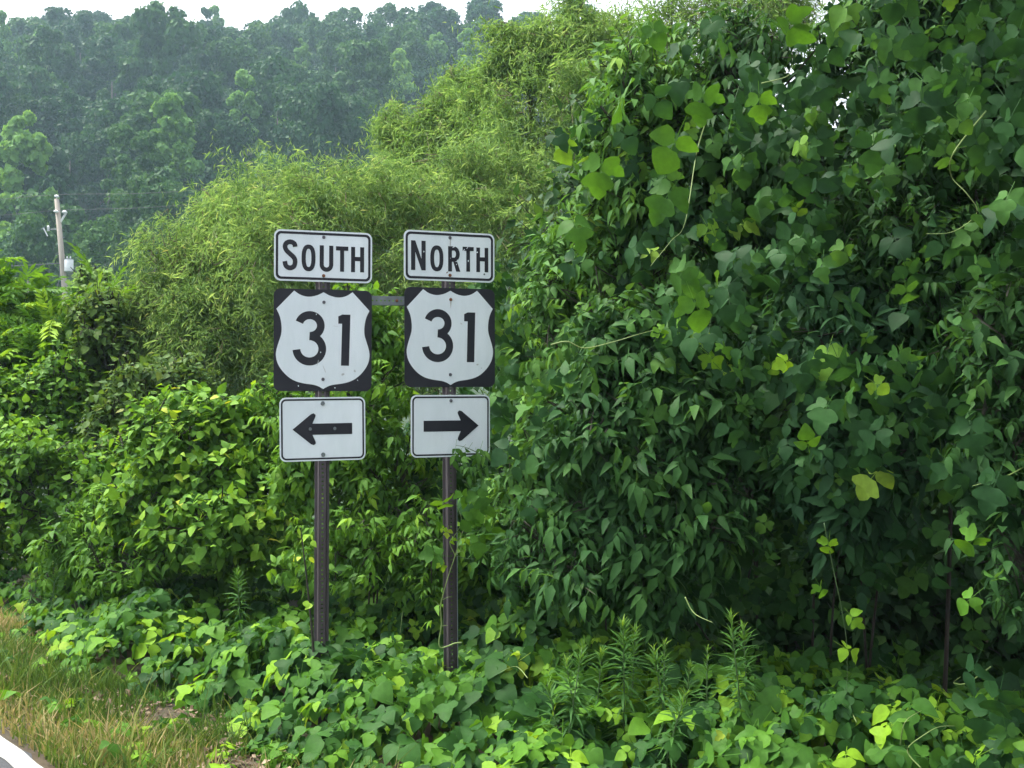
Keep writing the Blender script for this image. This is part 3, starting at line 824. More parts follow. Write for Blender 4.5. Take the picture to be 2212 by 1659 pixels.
flake(ss, 3.0, 3.4, 2.6, .09, -.05, 'scuff', 28); flake(ss, -1.75, 6.1, .3, .4, 0, 'sign_white', 29); flake(ss, -.65, -2.85, .3, .5, 0, 'sign_white', 30)
flake(ss, .3, -6.9, 2.9, .25, -1.15, 'scuff', 31); flake(ss, -1.3, -5.2, 2.1, .2, 1.3, 'scuff', 32); flake(ss, 4.8, -8.0, 1.0, .5, .4, 'scuff', 33); flake(ss, 7.8, -7.2, .5, .7, .4, 'scuff', 34)
flake(ss, 8.5, -9.4, .3, .3, .4, 'sign_white', 35); flake(ss, -6.0, -10.8, .3, .4, .4, 'sign_white', 36); flake(ss, 2.9, -11.2, .3, .4, .4, 'sign_white', 37); flake(sa, -6.6, -.5, .25, .25, 0, 'sign_black', 38)
MB().box((.036, -.016, 0), (.040, .03, 1.72)).add([(.040, -.0155, 0), (.053, -.0155, 0), (.053, -.0155, 1.72), (.040, -.0155, 1.72)], [(0, 1, 2), (0, 2, 3)]).build('stub_post', 'stub', no)
# perforated brace between the two posts
q0 = np.array(so.location) + V(0, .028, 0); q1 = np.array(no.location) + V(0, .028, 0)
zb_ = 1.75 + (829.5 - 647.5) / F * 6.55
q0[2] = q1[2] = zb_
ax = unit(q1 - q0); Lb = np.linalg.norm(q1 - q0) + .08
brace = thing('brace_bar', 'grey perforated steel bar joining the two sign posts', 'brace', q0 - ax * .04, None, math.atan2(ax[1], ax[0]))
mb = MB()
mb.box((0, -.002, .005), (Lb, .002, .024)); mb.box((0, -.002, -.024), (Lb, .002, -.005))
x = 0.0
while x < Lb - .02:
    mb.box((x, -.002, -.005), (x + .0165, .002, .005)); x += .0254
mb.box((0, -.002, .024), (Lb, .03, .028)); mb.box((0, -.002, -.028), (Lb, .03, -.024))
mb.build('bar', 'galv', brace)
for x in (.33, .50): MB().lathe([(.009, 0), (.009, .006), (.004, .008)], (0, 0, 0), 8).build('bolt', 'rust', brace).matrix_local = Matrix.Translation((x, -.003, 0)) @ Matrix.Rotation(PI / 2, 4, 'X')

# ================================================================== PLANTS
CAMP = V(0, 0, CAM_Z)
def score_of(p, nrm, size, ok):
    d = CAMP - p; L = np.linalg.norm(d, axis=-1)
    f = np.sum(unit(d) * nrm, -1)
    return np.where(in_view(p) & ok & (np.abs(f) > .2), size / L * (.5 + np.abs(f)) * rng.uniform(.75, 1.25, len(p)), -1)
def lobes_px(lst, dy=.8):
    out = []
    for u, v, y, ru, rv in lst:
        c = P(u, v, y); rx, rz = ru / F * y, rv / F * y
        out.append((c, V(rx, max(rx, rz) * dy, rz)))
    return out
def wall_n(s, z):
    q = np.stack([s, z, 0 * s], -1)
    n = 4.62 + .30 * noise3(q, .75, 1) + .14 * noise3(q, 2.0, 2) + .42 * smooth(4.2, 5.0, s) + .15 * smooth(5, 6.5, s)
    hol = smooth(1.9, 2.3, s) * (1 - smooth(3.2, 4.1, s)) * (1 - smooth(.75, 1.25, z + .25 * noise3(q, 1.4, 3) + .1 * (s - 1.5)))
    return n + 1.9 * hol, hol
def plant(name, label, cat, lobes, tmpl, key, mat, ntwig, k, tl, size, base=None, droop=.5, lift=.35, sag=0.0, rnd=(0, .6), tip=.3, singles=0,
          group=None, twig_mat='twig', flat=.6, face=.55, trunk_r=.03, front=.6, crown='crown', thick=.22, leaf_up=.9, twig_r=.004, nbranch=3, lower=-.7, gaps=.55, shag=1.0, sub=5, back=0.0, wands=.02):
    more = []
    for c, r in lobes:
        for q in range(sub):
            dd_ = unit(rng.normal(0, 1, 3) + V(0, -.35, .5)); f_ = rng.uniform(.28, .5)
            more.append((c + dd_ * r * rng.uniform(.65, .95), r * f_))
    lobes = list(lobes) + more
    wts = np.array([r[0] * r[2] for c, r in lobes]); wts = wts / wts.sum()
    if base is None:
        c = lobes[0][0]; base = V(c[0] + back * .2, c[1] + back, 0)
    base = V(base[0], base[1], float(ground_z(base[0], base[1])) - .03)
    o = thing(name, label, cat, base, group)
    li = rng.choice(len(lobes), ntwig, p=wts)
    C = np.array([lobes[i][0] for i in li]); Rr = np.array([lobes[i][1] for i in li])
    d = unit(rng.normal(0, 1, (ntwig, 3)))
    fr = rng.uniform(size=ntwig) < front
    d[:, 1] = np.where(fr, -np.abs(d[:, 1]), d[:, 1])
    d[:, 2] = np.where(d[:, 2] < lower, -d[:, 2], d[:, 2])
    rad = np.clip(1 - np.abs(rng.normal(0, thick, ntwig)), .2, 1.05)
    # uneven outline
    rad = rad * (1 + shag * (.16 * noise3(C + d * Rr, 2.2, 1) + .08 * noise3(C + d * Rr, 6, 2)) + shag * .35 * (rng.uniform(size=ntwig) < .035) * rng.uniform(0, 1, ntwig))
    tipp = C + d * Rr * rad[:, None]
    keep = tipp[:, 2] > ground_z(tipp[:, 0], tipp[:, 1]) + .05
    if name == 'sapling':
        keep &= noise3(tipp, .95, 6) + rng.normal(0, .2, ntwig) < .42
        hol_ = wall_n(s_of(tipp[:, 0], tipp[:, 1]), tipp[:, 2])[1]
        keep &= (hol_ < .3) | (rng.uniform(size=ntwig) < .12)
    keep &= noise3(tipp, 1.9, 4) + .6 * noise3(tipp, 4.5, 3) + rng.normal(0, .25, ntwig) > -gaps * 1.3
    tipp, d, rad, C = tipp[keep], d[keep], rad[keep], C[keep]
    n = len(tipp)
    t = unit(d * V(1, 1, flat) + rng.normal(0, .45, (n, 3)) + V(0, 0, lift))
    tlen = tl * rng.uniform(.6, 1.4, (n, 1)) * np.where(rng.uniform(size=(n, 1)) < wands, 2.1, 1.0)
    pos, dr, nm, rn, okk = [], [], [], [], []
    side0 = unit(np.cross(t, rng.normal(0, 1, (n, 3))))
    side1 = np.cross(t, side0)
    age = rng.uniform(0, 1, n)
    for j in range(k):
        f = (j + .5) / k
        p = tipp + t * tlen * (f - .75) - V(0, 0, 1) * sag * tlen * f * f
        a = j * 2.4 + rng.uniform(-.4, .4, (n, 1))
        sd = side0 * np.cos(a) + side1 * np.sin(a)
        dd = unit(t * (.35 + .5 * f) + sd * 1.0 + V(0, 0, -1) * droop * rng.uniform(.2, 1.8, (n, 1)) + rng.normal(0, .35, (n, 3)))
        nn_ = unit(V(0, 0, leaf_up) + d * face + rng.normal(0, .42, (n, 3)))
        pos.append(p + sd * size * .08); dr.append(dd); nm.append(nn_)
        rn.append(rng.uniform(rnd[0], rnd[1], n) * .55 + age * .45 * (rnd[1] - rnd[0]) + tip * (f ** 3) * rng.uniform(.4, 1.1, n))
        okk.append(rad > .85)
    pos = np.concatenate(pos); R = frames(np.concatenate(dr), np.concatenate(nm)); rn = np.concatenate(rn)
    sz = size * rng.uniform(.5, 1.35, len(pos))
    sc_ = score_of(pos, R[:, :, 2], sz, np.concatenate(okk)) if singles else None
    leaves(o, key, tmpl, mat, pos, R, sz, rn, singles, sc_, crown)
    # trunk, limbs and twigs
    for bi, (c, r) in enumerate(lobes[:nbranch]):
        st = V(rng.uniform(-.05, .05), rng.uniform(-.05, .05), 0) * (1 + bi)
        e = c + V(0, 0, r[2] * .55) - base
        m1 = st * .6 + (e - st) * V(.25, .25, .45) + rng.normal(0, .05, 3); m2 = st * .2 + (e - st) * V(.65, .65, .75) + rng.normal(0, .07, 3)
        MB().tube(catmull([st, m1, m2, e], 5), np.linspace(trunk_r, trunk_r * .25, 16), 6).build('trunk', 'bark' if twig_mat == 'twig' else twig_mat, o, True)
    pick = rng.choice(n, min(n, 260), replace=False)
    mb = MB()
    for i in pick:
        e = tipp[i] + t[i] * tlen[i] * .2 - V(0, 0, 1) * sag * tlen[i] * .8
        b_ = C[i] + (tipp[i] - C[i]) * .35
        mid = (e + b_) / 2 + V(0, 0, .06) + rng.normal(0, .03, 3)
        mb.tube(np.array([b_, mid, tipp[i] - t[i] * tlen[i] * .3, e]) - base, [twig_r * 2, twig_r * 1.4, twig_r, twig_r * .5], 3, False)
    mb.build('branches', twig_mat, o, kind='stuff')
    return o

# ---- tall trees closing the view behind the wall at the frame edge
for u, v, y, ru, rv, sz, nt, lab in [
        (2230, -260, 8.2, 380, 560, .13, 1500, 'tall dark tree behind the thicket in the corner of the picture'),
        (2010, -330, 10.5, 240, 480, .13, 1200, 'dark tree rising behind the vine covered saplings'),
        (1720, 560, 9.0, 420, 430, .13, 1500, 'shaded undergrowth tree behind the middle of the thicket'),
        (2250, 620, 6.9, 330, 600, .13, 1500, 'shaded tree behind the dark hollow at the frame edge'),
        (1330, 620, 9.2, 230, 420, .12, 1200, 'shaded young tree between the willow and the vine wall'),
        (1950, 1250, 8.2, 520, 330, .14, 1600, 'added undergrowth bush keeping light out of the back of the hollow'),  # added to stop light leaking into the hollow from behind
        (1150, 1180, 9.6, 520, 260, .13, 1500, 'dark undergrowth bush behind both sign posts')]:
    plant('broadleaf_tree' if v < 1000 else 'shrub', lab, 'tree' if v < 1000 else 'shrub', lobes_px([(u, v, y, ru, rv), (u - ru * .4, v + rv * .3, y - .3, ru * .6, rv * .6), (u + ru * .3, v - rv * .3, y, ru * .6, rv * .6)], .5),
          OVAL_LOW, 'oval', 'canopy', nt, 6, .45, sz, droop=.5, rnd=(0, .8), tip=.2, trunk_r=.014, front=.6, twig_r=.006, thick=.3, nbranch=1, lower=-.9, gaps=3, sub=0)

# ---- willows
WT = dict(wands=.09, shag=1.5, gaps=.62, droop=.75, lift=.25, sag=.55, twig_mat='willow_twig', twig_r=.004, leaf_up=.5, trunk_r=.05)
plant('willow_tree', 'bushy yellow green willow behind the SOUTH sign', 'tree',
      lobes_px([(640, 640, 12, 200, 290), (560, 560, 12.2, 150, 190), (740, 520, 12.3, 150, 190), (480, 480, 12.6, 85, 115), (700, 800, 11.6, 220, 200), (640, 420, 12.5, 60, 75)]), WILLOW, 'willow', 'willow', 3300, 22, .55, .088, rnd=(.05, .85), tip=.3, **WT)
plant('willow_tree', 'yellow green willow at the open edge beside the low shrubs', 'tree',
      lobes_px([(400, 640, 12, 140, 170), (340, 690, 11.8, 85, 120), (440, 780, 11.6, 140, 170)]), WILLOW, 'willow', 'willow', 1600, 22, .5, .085, rnd=(.05, .8), tip=.3, **WT)
plant('willow_tree', 'yellow green willow behind the NORTH sign', 'tree',
      lobes_px([(930, 560, 12.6, 190, 210), (830, 470, 13, 120, 150), (1020, 470, 13.2, 130, 170), (950, 700, 12, 180, 200), (1120, 590, 12.6, 100, 170), (1080, 380, 13.2, 110, 130), (1160, 440, 13, 100, 150)]), WILLOW, 'willow', 'willow', 2700, 22, .55, .09, rnd=(.0, .8), tip=.25, **WT)
plant('willow_tree', 'green willow crown above the yellow willows', 'tree',
      lobes_px([(950, 350, 16, 120, 150), (875, 330, 16, 60, 120), (1010, 260, 16.5, 75, 130), (925, 235, 16, 40, 60), (985, 190, 16.4, 45, 55), (1045, 330, 15.6, 80, 160), (850, 250, 16.2, 25, 45)]), WILLOW, 'willow', 'willow_green', 1700, 20, .6, .11, rnd=(0, .9), tip=.2, **WT)
plant('willow_tree', 'tall hazy willow reaching the sky beside the vine wall', 'tree',
      lobes_px([(1150, 260, 15, 120, 190), (1130, 120, 15, 90, 90), (1230, 80, 15.2, 100, 110), (1250, 330, 14.8, 110, 220), (1330, 120, 15.4, 100, 130), (1060, 180, 15, 50, 90), (1090, 330, 14.6, 80, 150)]), WILLOW, 'willow', 'willow_green', 2600, 20, .65, .115, rnd=(.05, .95), tip=.2, **WT)
plant('willow_tree', 'thin willow crown showing sky at the top behind the vines', 'tree',
      lobes_px([(1560, 40, 15, 150, 90), (1450, 80, 15, 100, 120), (1680, 60, 15, 110, 110)]), WILLOW, 'willow', 'willow_green', 800, 18, .65, .115, rnd=(0, .8), tip=.2, **WT)

# ---- shrubs on the open side
plant('shrub', 'tall green shrub with feathery compound leaves below the utility pole', 'shrub',
      lobes_px([(60, 740, 12, 130, 130), (170, 730, 12, 120, 115), (-50, 700, 12.2, 110, 110), (120, 860, 11.6, 200, 130)]), PINNATE, 'pinnate', 'bush', 420, 5, .35, .34, droop=.35, rnd=(.1, .8), tip=.3, singles=120, trunk_r=.01)
plant('shrub', 'shrub with reddish new leaves at its top beside the willow', 'shrub',
      lobes_px([(215, 735, 11.4, 75, 105), (250, 820, 11.2, 80, 110)]), OVATE, 'ovate', 'bush_red', 420, 7, .3, .085, droop=.8, rnd=(.15, .7), tip=.3, singles=60, trunk_r=.02)
plant('shrub', 'conical pale green sapling under the dark hillside by the pole', 'shrub',
      lobes_px([(215, 640, 14.5, 45, 70), (205, 590, 14.5, 25, 35)]), OVAL_LOW, 'oval', 'willow_green', 420, 7, .3, .10, rnd=(.2, .9), tip=.2, trunk_r=.02)
plant('shrub', 'olive shrub with brownish tips between the willow and the bright bush', 'shrub',
      lobes_px([(330, 900, 10.4, 110, 120), (260, 960, 10.2, 90, 110), (400, 860, 10.6, 80, 80)]), OVATE, 'ovate', 'bush_red', 800, 8, .3, .075, droop=.6, rnd=(0, .75), tip=.15, singles=60, trunk_r=.02)
plant('shrub', 'dark green shrub with bright upright shoots at the frame edge', 'shrub',
      lobes_px([(90, 900, 10.8, 130, 110), (130, 830, 10.7, 55, 70), (0, 930, 10.6, 120, 120)]), OVATE, 'ovate', 'bush', 760, 8, .34, .075, droop=.45, lift=.7, rnd=(0, .7), tip=.35, singles=100, trunk_r=.008)
plant('shrub', 'wide green bush at the far end of the grass verge', 'shrub',
      lobes_px([(100, 1090, 9.9, 190, 140), (0, 1120, 10.2, 150, 140), (220, 1060, 9.7, 130, 120), (60, 1000, 10.0, 120, 80)]), OVATE, 'ovate', 'bush', 1250, 8, .32, .075, droop=.5, rnd=(.05, .75), tip=.3, singles=140, trunk_r=.008)
plant('shrub', 'large bright green bush with pointed leaves beside the SOUTH sign', 'shrub',
      lobes_px([(450, 1010, 8.7, 165, 165), (380, 1080, 8.5, 120, 150), (540, 960, 8.8, 90, 125), (560, 1100, 8.5, 120, 140), (470, 1150, 8.2, 160, 110), (410, 900, 8.8, 60, 60)]), OVATE, 'ovate', 'bush', 1600, 8, .32, .085, droop=.6, rnd=(0, .75), tip=.42, singles=260, trunk_r=.008)
plant('shrub', 'low leafy bush between the wide bush and the bright bush', 'shrub',
      lobes_px([(270, 1150, 8.9, 120, 110), (340, 1210, 8.4, 120, 70), (190, 1210, 8.9, 110, 70)]), ELDER, 'elder', 'bush', 330, 6, .3, .075, droop=.4, leaf_up=1.2, flat=.3, rnd=(0, .6), tip=.3, singles=100, trunk_r=.008)
plant('shrub', 'leafy shrub seen between the two sign posts', 'shrub',
      lobes_px([(790, 860, 8.1, 120, 200), (830, 720, 8.2, 70, 90), (720, 1000, 8.0, 120, 140), (850, 1060, 7.8, 110, 150), (620, 900, 8.6, 60, 100), (770, 1180, 7.6, 170, 80), (930, 1190, 7.4, 110, 90)]), ELDER, 'elder', 'bush', 760, 6, .3, .075, droop=.4, leaf_up=1.2, flat=.3, rnd=(0, .65), tip=.35, singles=180, trunk_r=.008)

# ---- box elder saplings in the vine wall
def sapling(label, lob, ntwig, rnd=(0, .6), tip=.3, singles=110, size=.085, mat='elder', **kw):
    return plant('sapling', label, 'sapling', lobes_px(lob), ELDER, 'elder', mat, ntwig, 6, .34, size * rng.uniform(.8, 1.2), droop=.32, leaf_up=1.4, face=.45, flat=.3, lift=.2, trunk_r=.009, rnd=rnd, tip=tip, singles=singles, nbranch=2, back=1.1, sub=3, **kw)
sapling('sapling with slender dark stems standing highest beside the tall willow', [(1400, 260, 6.6, 140, 190), (1330, 440, 6.5, 110, 120), (1480, 160, 6.7, 100, 110), (1380, 600, 6.6, 150, 130)], 460, (.1, .7), .35, 130, mat='elder_glare')
sapling('sapling with drooping leaves just beside the NORTH sign', [(1215, 620, 7.05, 85, 130), (1250, 800, 6.85, 110, 150), (1210, 950, 6.9, 95, 110), (1130, 1120, 6.9, 100, 120)], 470, (.05, .65), .35, 140, mat='elder_glare', base=(.55, 6.7))
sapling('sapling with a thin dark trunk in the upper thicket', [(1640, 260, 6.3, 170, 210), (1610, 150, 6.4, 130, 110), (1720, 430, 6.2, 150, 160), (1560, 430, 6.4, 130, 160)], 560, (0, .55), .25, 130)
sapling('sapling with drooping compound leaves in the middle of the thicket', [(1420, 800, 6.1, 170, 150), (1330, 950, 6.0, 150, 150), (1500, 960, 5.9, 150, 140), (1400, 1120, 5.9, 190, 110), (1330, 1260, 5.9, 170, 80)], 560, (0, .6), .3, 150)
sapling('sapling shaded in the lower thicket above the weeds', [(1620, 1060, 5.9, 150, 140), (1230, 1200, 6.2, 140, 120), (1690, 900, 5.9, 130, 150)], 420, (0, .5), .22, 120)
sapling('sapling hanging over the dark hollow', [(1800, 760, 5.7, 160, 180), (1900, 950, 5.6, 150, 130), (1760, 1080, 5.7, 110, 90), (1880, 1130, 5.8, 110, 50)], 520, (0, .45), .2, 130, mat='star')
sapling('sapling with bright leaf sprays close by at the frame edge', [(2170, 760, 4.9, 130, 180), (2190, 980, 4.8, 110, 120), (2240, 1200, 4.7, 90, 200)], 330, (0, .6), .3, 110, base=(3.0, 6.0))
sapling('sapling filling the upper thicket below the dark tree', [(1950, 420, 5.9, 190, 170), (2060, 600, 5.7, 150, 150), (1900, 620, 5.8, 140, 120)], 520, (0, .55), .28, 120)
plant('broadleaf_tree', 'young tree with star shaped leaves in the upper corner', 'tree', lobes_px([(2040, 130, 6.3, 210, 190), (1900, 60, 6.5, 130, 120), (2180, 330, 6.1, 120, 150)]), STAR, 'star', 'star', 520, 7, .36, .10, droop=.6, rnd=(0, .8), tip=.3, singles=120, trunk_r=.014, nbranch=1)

# ---- kudzu over the wall
ZT_S = [0, 2.5, 3.0, 3.9, 4.3, 4.7, 5.2, 5.7, 6.2, 6.7, 7.4]
ZT_Z = [4.6, 4.6, 3.75, 3.7, 3.5, 3.05, 2.9, 2.6, 2.2, 1.9, 1.5]
def wall_leaves(N, depth, zpatch):
    s = rng.uniform(.3, 7.2, N); zt = np.interp(s, ZT_S, ZT_Z)
    z = -.45 + (zt + .45) * rng.uniform(0, 1, N)
    n, hol = wall_n(s, z)
    q = np.stack([s, z, 0 * s], -1)
    keep = ((noise3(q, 1.15, 4) + rng.normal(0, .25, N) > zpatch) | (rng.uniform(size=N) < .12)) & (rng.uniform(size=N) > .8 * hol)
    dp = depth(N)
    p = SN(s, n + dp, z)
    keep &= (z > ground_z(p[:, 0], p[:, 1]) + .05) & in_view(p, 330)
    return p[keep], dp[keep], s[keep], z[keep]
WALL = thing('kudzu_vine', 'kudzu vine with broad three part leaves climbing the wall of saplings', 'vine', SN(3.5, 4.9, -.45))
p, dp, s_, z_ = wall_leaves(6200, lambda N: rng.exponential(.2, N) - .22 * (rng.uniform(size=N) < .35), .05)
N = len(p)
nm = unit(-RN * .75 + V(-.12, -.25, .62) + rng.normal(0, .36, (N, 3)))
dr = unit(V(0, 0, -1.0) - RN * .25 + rng.normal(0, .5, (N, 3)))
R = frames(dr, nm)
sz = .080 * rng.uniform(.5, 1.6, N)
leaves(WALL, 'kudzu', KUDZU, 'kudzu_shade', p, R, sz, np.clip(rng.beta(1.3, 2.4, N) * 1.0, 0, .93), 170, score_of(p, R[:, :, 2], sz, dp < .05), fine=True)
# bigger leaves hanging free of the thicket
_u = np.concatenate([rng.uniform(1090, 1680, 62), rng.uniform(1680, 2180, 38)]); _v = np.concatenate([rng.uniform(820, 1290, 62), rng.uniform(250, 1000, 38)])
_y = np.interp(_u, [1090, 1680, 2180], [6.3, 5.45, 4.75]) + rng.uniform(-.1, .25, 100)
_p = np.stack([P(a, b, c) for a, b, c in zip(_u, _v, _y)])
_R = frames(unit(V(0, -.1, -.9) + rng.normal(0, .5, (100, 3))), unit(V(-.15, -.75, .65) + rng.normal(0, .28, (100, 3))))
leaves(WALL, 'kudzu', KUDZU, 'kudzu_shade', _p, _R, .085 * rng.uniform(.6, 1.35, 100), rng.uniform(.2, .78, 100), 100, np.ones(100))
p, dp, s_, z_ = wall_leaves(4000, lambda N: rng.uniform(.6, 2.2, N), -2.0)
N = len(p)
R = frames(unit(V(0, 0, -1.0) + rng.normal(0, .6, (N, 3))), unit(-RN * .5 + V(0, 0, .7) + rng.normal(0, .45, (N, 3))))
leaves(WALL, 'kudzu_low', KUDZU_LOW, 'kudzu_shade', p, R, .10 * rng.uniform(.7, 1.3, N), rng.uniform(0, .5, N), name='inner_foliage')

# ---- kudzu mat on the ground
MAT = thing('kudzu_vine', 'low mat of kudzu spreading over the ground around both sign posts', 'vine', SN(4.5, 3.6, -.3))
def mat_edge(s): return 2.62 + .22 * noise3(np.stack([s, 0 * s, 0 * s], -1), .9, 5) + .10 * noise3(np.stack([s, 0 * s, 0 * s], -1), 2.8, 6)
def mat_h(s, n):
    q = np.stack([s, n, 0 * s], -1)
    e = mat_edge(s)
    return (.36 + .11 * smooth(3.1, 3.7, n) + .13 * noise3(q, 1.1, 1) + .08 * noise3(q, 3.0, 2) + .12 * smooth(4, 5, n)) * smooth(e - .05, e + .75, n)
N = 14500
s_ = rng.uniform(-.6, 14, N); n_ = rng.uniform(2.2, 6.0, N)
hh = mat_h(s_, n_)
dep = np.minimum(rng.exponential(.09, N), hh * .9)
p = SN(s_, n_, 0); p[:, 2] = ground_z(p[:, 0], p[:, 1]) + hh - dep + .02
keep = (hh > .03) & in_view(p, 300) & (rng.uniform(size=N) < np.clip(1.25 - .05 * s_, .5, 1))
p, dep, s_, n_, hh = p[keep], dep[keep], s_[keep], n_[keep], hh[keep]
N = len(p); print('mat leaves', N)
eps = .06
gs = (mat_h(s_ + eps, n_) - mat_h(s_ - eps, n_)) / (2 * eps); gn = (mat_h(s_, n_ + eps) - mat_h(s_, n_ - eps)) / (2 * eps)
slope = -(gs[:, None] * RD + gn[:, None] * RN)
nm = unit(V(-.05, -.22, 1) + slope * .6 + rng.normal(0, .34, (N, 3)))
dr = unit(slope * .6 - RN * .35 + rng.normal(0, .8, (N, 3)) * V(1, 1, .25) + V(0, 0, -.25))
R = frames(dr, nm)
sz = .088 * rng.uniform(.5, 1.5, N) * (1 - .2 * smooth(6, 12, s_))
rn_ = np.clip(rng.beta(1.7, 2.2, N) * .97, 0, .95)
top_ = (dep < .10) & (s_ < 8)
leaves(MAT, 'kudzu', KUDZU, 'kudzu', p[top_], R[top_], sz[top_], rn_[top_], 300, score_of(p[top_], R[top_][:, :, 2], sz[top_], dep[top_] < .06), fine=True)
leaves(MAT, 'kudzu', KUDZU, 'kudzu', p[~top_], R[~top_], sz[~top_], rn_[~top_], name='lower_foliage')
N = 3400
s_ = rng.uniform(-2, 16, N); n_ = rng.uniform(5.6, 11, N)
p = SN(s_, n_, 0); p[:, 2] = ground_z(p[:, 0], p[:, 1]) + rng.uniform(.1, .5, N)
p = p[in_view(p, 200)]; N = len(p)
R = frames(unit(rng.normal(0, 1, (N, 3)) * V(1, 1, .3)), unit(V(0, -.2, 1) + rng.normal(0, .35, (N, 3))))
leaves(MAT, 'kudzu_low', KUDZU_LOW, 'kudzu', p, R, .15 * rng.uniform(.7, 1.3, N), rng.uniform(0, .6, N), name='shaded_foliage')
# leaves creeping out over the verge
N = 130
s_ = rng.uniform(2.5, 7.5, N); n_ = 1.95 + .75 * rng.uniform(0, 1, N) ** .8
p = SN(s_, n_, 0); p[:, 2] = ground_z(p[:, 0], p[:, 1]) + rng.uniform(.03, .13, N)
keep = (noise3(p, 1.5, 3) > .1) | (s_ < 4.2); p = p[keep]; N = len(p)
R = frames(unit(rng.normal(0, 1, (N, 3)) * V(1, 1, .2)), unit(V(0, 0, 1) + rng.normal(0, .3, (N, 3))))
leaves(MAT, 'kudzu', KUDZU, 'kudzu', p, R, .07 * rng.uniform(.7, 1.3, N), rng.uniform(.2, .9, N), name='creeping_foliage')

# ---- runners: pale young vine shoots
def runner(parent, pts, r=.0035, mat='runner', buds=True):
    pts = np.array(pts); o = np.array(parent.location)
    c = catmull(pts, 7) - o
    ob = MB().tube(c, np.linspace(r, r * .3, len(c)), 5).build('runner', mat, parent, True)
    return c + o
def shoot_leaves(parent, pts, size, n=None, mat='kudzu', rnd=(.6, .88), key='kudzu', tm=None):
    pts = np.array(pts); N = len(pts)
    R = frames(unit(V(0, 0, -.8) + rng.normal(0, .6, (N, 3))), unit(V(-.1, -.8, .6) + rng.normal(0, .25, (N, 3))))
    leaves(parent, key, tm or KUDZU, mat, pts, R, size * rng.uniform(.7, 1.3, N), rng.uniform(*rnd, N), N, np.ones(N), 'foliage')
R1 = [P(1190, 745, 5.45), P(1225, 738, 5.45), P(1262, 752, 5.45), P(1320, 740, 5.45), P(1380, 722, 5.45), P(1432, 708, 5.5)]
runner(WALL, R1, .0045); shoot_leaves(WALL, [P(1432, 712, 5.47), P(1470, 705, 5.45), P(1500, 715, 5.45), P(1530, 765, 5.4), P(1560, 745, 5.4)], .075)
for pts in [[(1530, 250), (1505, 330), (1480, 480), (1450, 520), (1405, 575)],
            [(2130, 240), (2060, 330), (2055, 380), (2090, 420), (2110, 460), (2060, 500), (2000, 505)],
            [(1645, 180), (1700, 165), (1712, 140)], [(1480, 1290), (1500, 1325), (1540, 1345)],
            [(2210, 1010), (2170, 1030), (2100, 1050)], [(2140, 1440), (2090, 1475), (2060, 1475), (2075, 1462)]]:
    y = 5.2 if pts[0][0] < 1900 else 4.6
    if pts[0][1] > 1200: y = 4.9
    runner(WALL, [P(u, v, y + rng.uniform(-.12, .12)) for u, v in pts], .0036)
hang = [(1780, 1130), (1800, 1230), (1815, 1300), (1828, 1380), (1830, 1450), (1828, 1500)]
runner(WALL, [P(u, v, 5.0) for u, v in hang], .003, 'green_stem')
shoot_leaves(WALL, [P(u, v, 4.98) for u, v in [(1790, 1170), (1770, 1265), (1838, 1330), (1826, 1400), (1745, 960), (1700, 780)]], .062, rnd=(.6, .85))
shoot_leaves(WALL, [P(u, v, 4.3) for u, v in [(2110, 1160), (2100, 1290)]], .085, rnd=(.4, .65))
shoot_leaves(WALL, [P(u, v, 5.0) for u, v in [(1410, 60), (1350, 210), (1460, 300), (1520, 200), (1640, 210), (1560, 90), (1450, 410), (1300, 350), (1240, 480), (1700, 40), (1480, 580), (1500, 650)]], .125, rnd=(.35, .65))
for pts in [[(1990, 1660), (1960, 1620), (2000, 1585), (2030, 1570), (2062, 1568)], [(1945, 1610), (1955, 1560), (1990, 1535)], [(1850, 1560), (1835, 1530), (1820, 1520)],
            [(1140, 1465), (1115, 1440), (1080, 1452)], [(730, 1170), (720, 1135), (690, 1150)], [(870, 1320), (850, 1440), (800, 1490)]]:
    u0, v0 = pts[0]
    y = float(np.clip((CAM_Z - .2) * F / max(v0 - 829.5, 300), 3.4, 7.6))
    runner(MAT, [P(u, v, y + rng.uniform(-.1, .1)) for u, v in pts], .0032)
# the vine climbing the right hand post
k4 = 2212 / 4000
def zp(x, y): return ((1000 + x / 1.843) * k4, (1800 + y / 1.843) * k4)
CL = thing('kudzu_vine', 'thin pale kudzu shoot twining up the post of the NORTH sign', 'vine', P(965, 1440, 6.5))
path = [zp(*q) for q in [(1480, 1310), (1430, 1315), (1380, 1335), (1330, 1345), (1318, 1300), (1335, 1180), (1330, 1050), (1348, 960), (1388, 820), (1432, 690), (1470, 560), (1500, 480), (1520, 400), (1590, 330)]]
runner(CL, [P(u, v, 6.46) for u, v in path], .0055)
runner(CL, [P(*zp(x, y), 6.48) for x, y in [(1440, 690), (1395, 590), (1430, 540), (1480, 430), (1440, 310)]], .0035)
runner(CL, [P(*zp(x, y), 6.48) for x, y in [(1440, 680), (1520, 705), (1610, 705)]], .0035, 'green_stem')
for x, y, dx, dy in [(1330, 1050, -60, -40), (1345, 1000, 60, -20), (1335, 1190, 45, -5), (1440, 670, 60, -20)]:
    runner(CL, [P(*zp(x, y), 6.46), P(*zp(x + dx * .6, y + dy * .9), 6.45), P(*zp(x + dx, y + dy), 6.44)], .003)
shoot_leaves(CL, [P(*zp(x, y), 6.42) for x, y in [(1480, 230), (1340, 290), (1300, 430), (1590, 240), (1320, 680), (1650, 330), (1560, 420), (1700, 480), (1600, 560)]], .095, rnd=(.4, .7))
shoot_leaves(CL, [P(*zp(x, y), 6.40) for x, y in [(1340, 485), (1500, 560), (1420, 560), (1330, 740), (1380, 500)]], .04, rnd=(.86, .97))
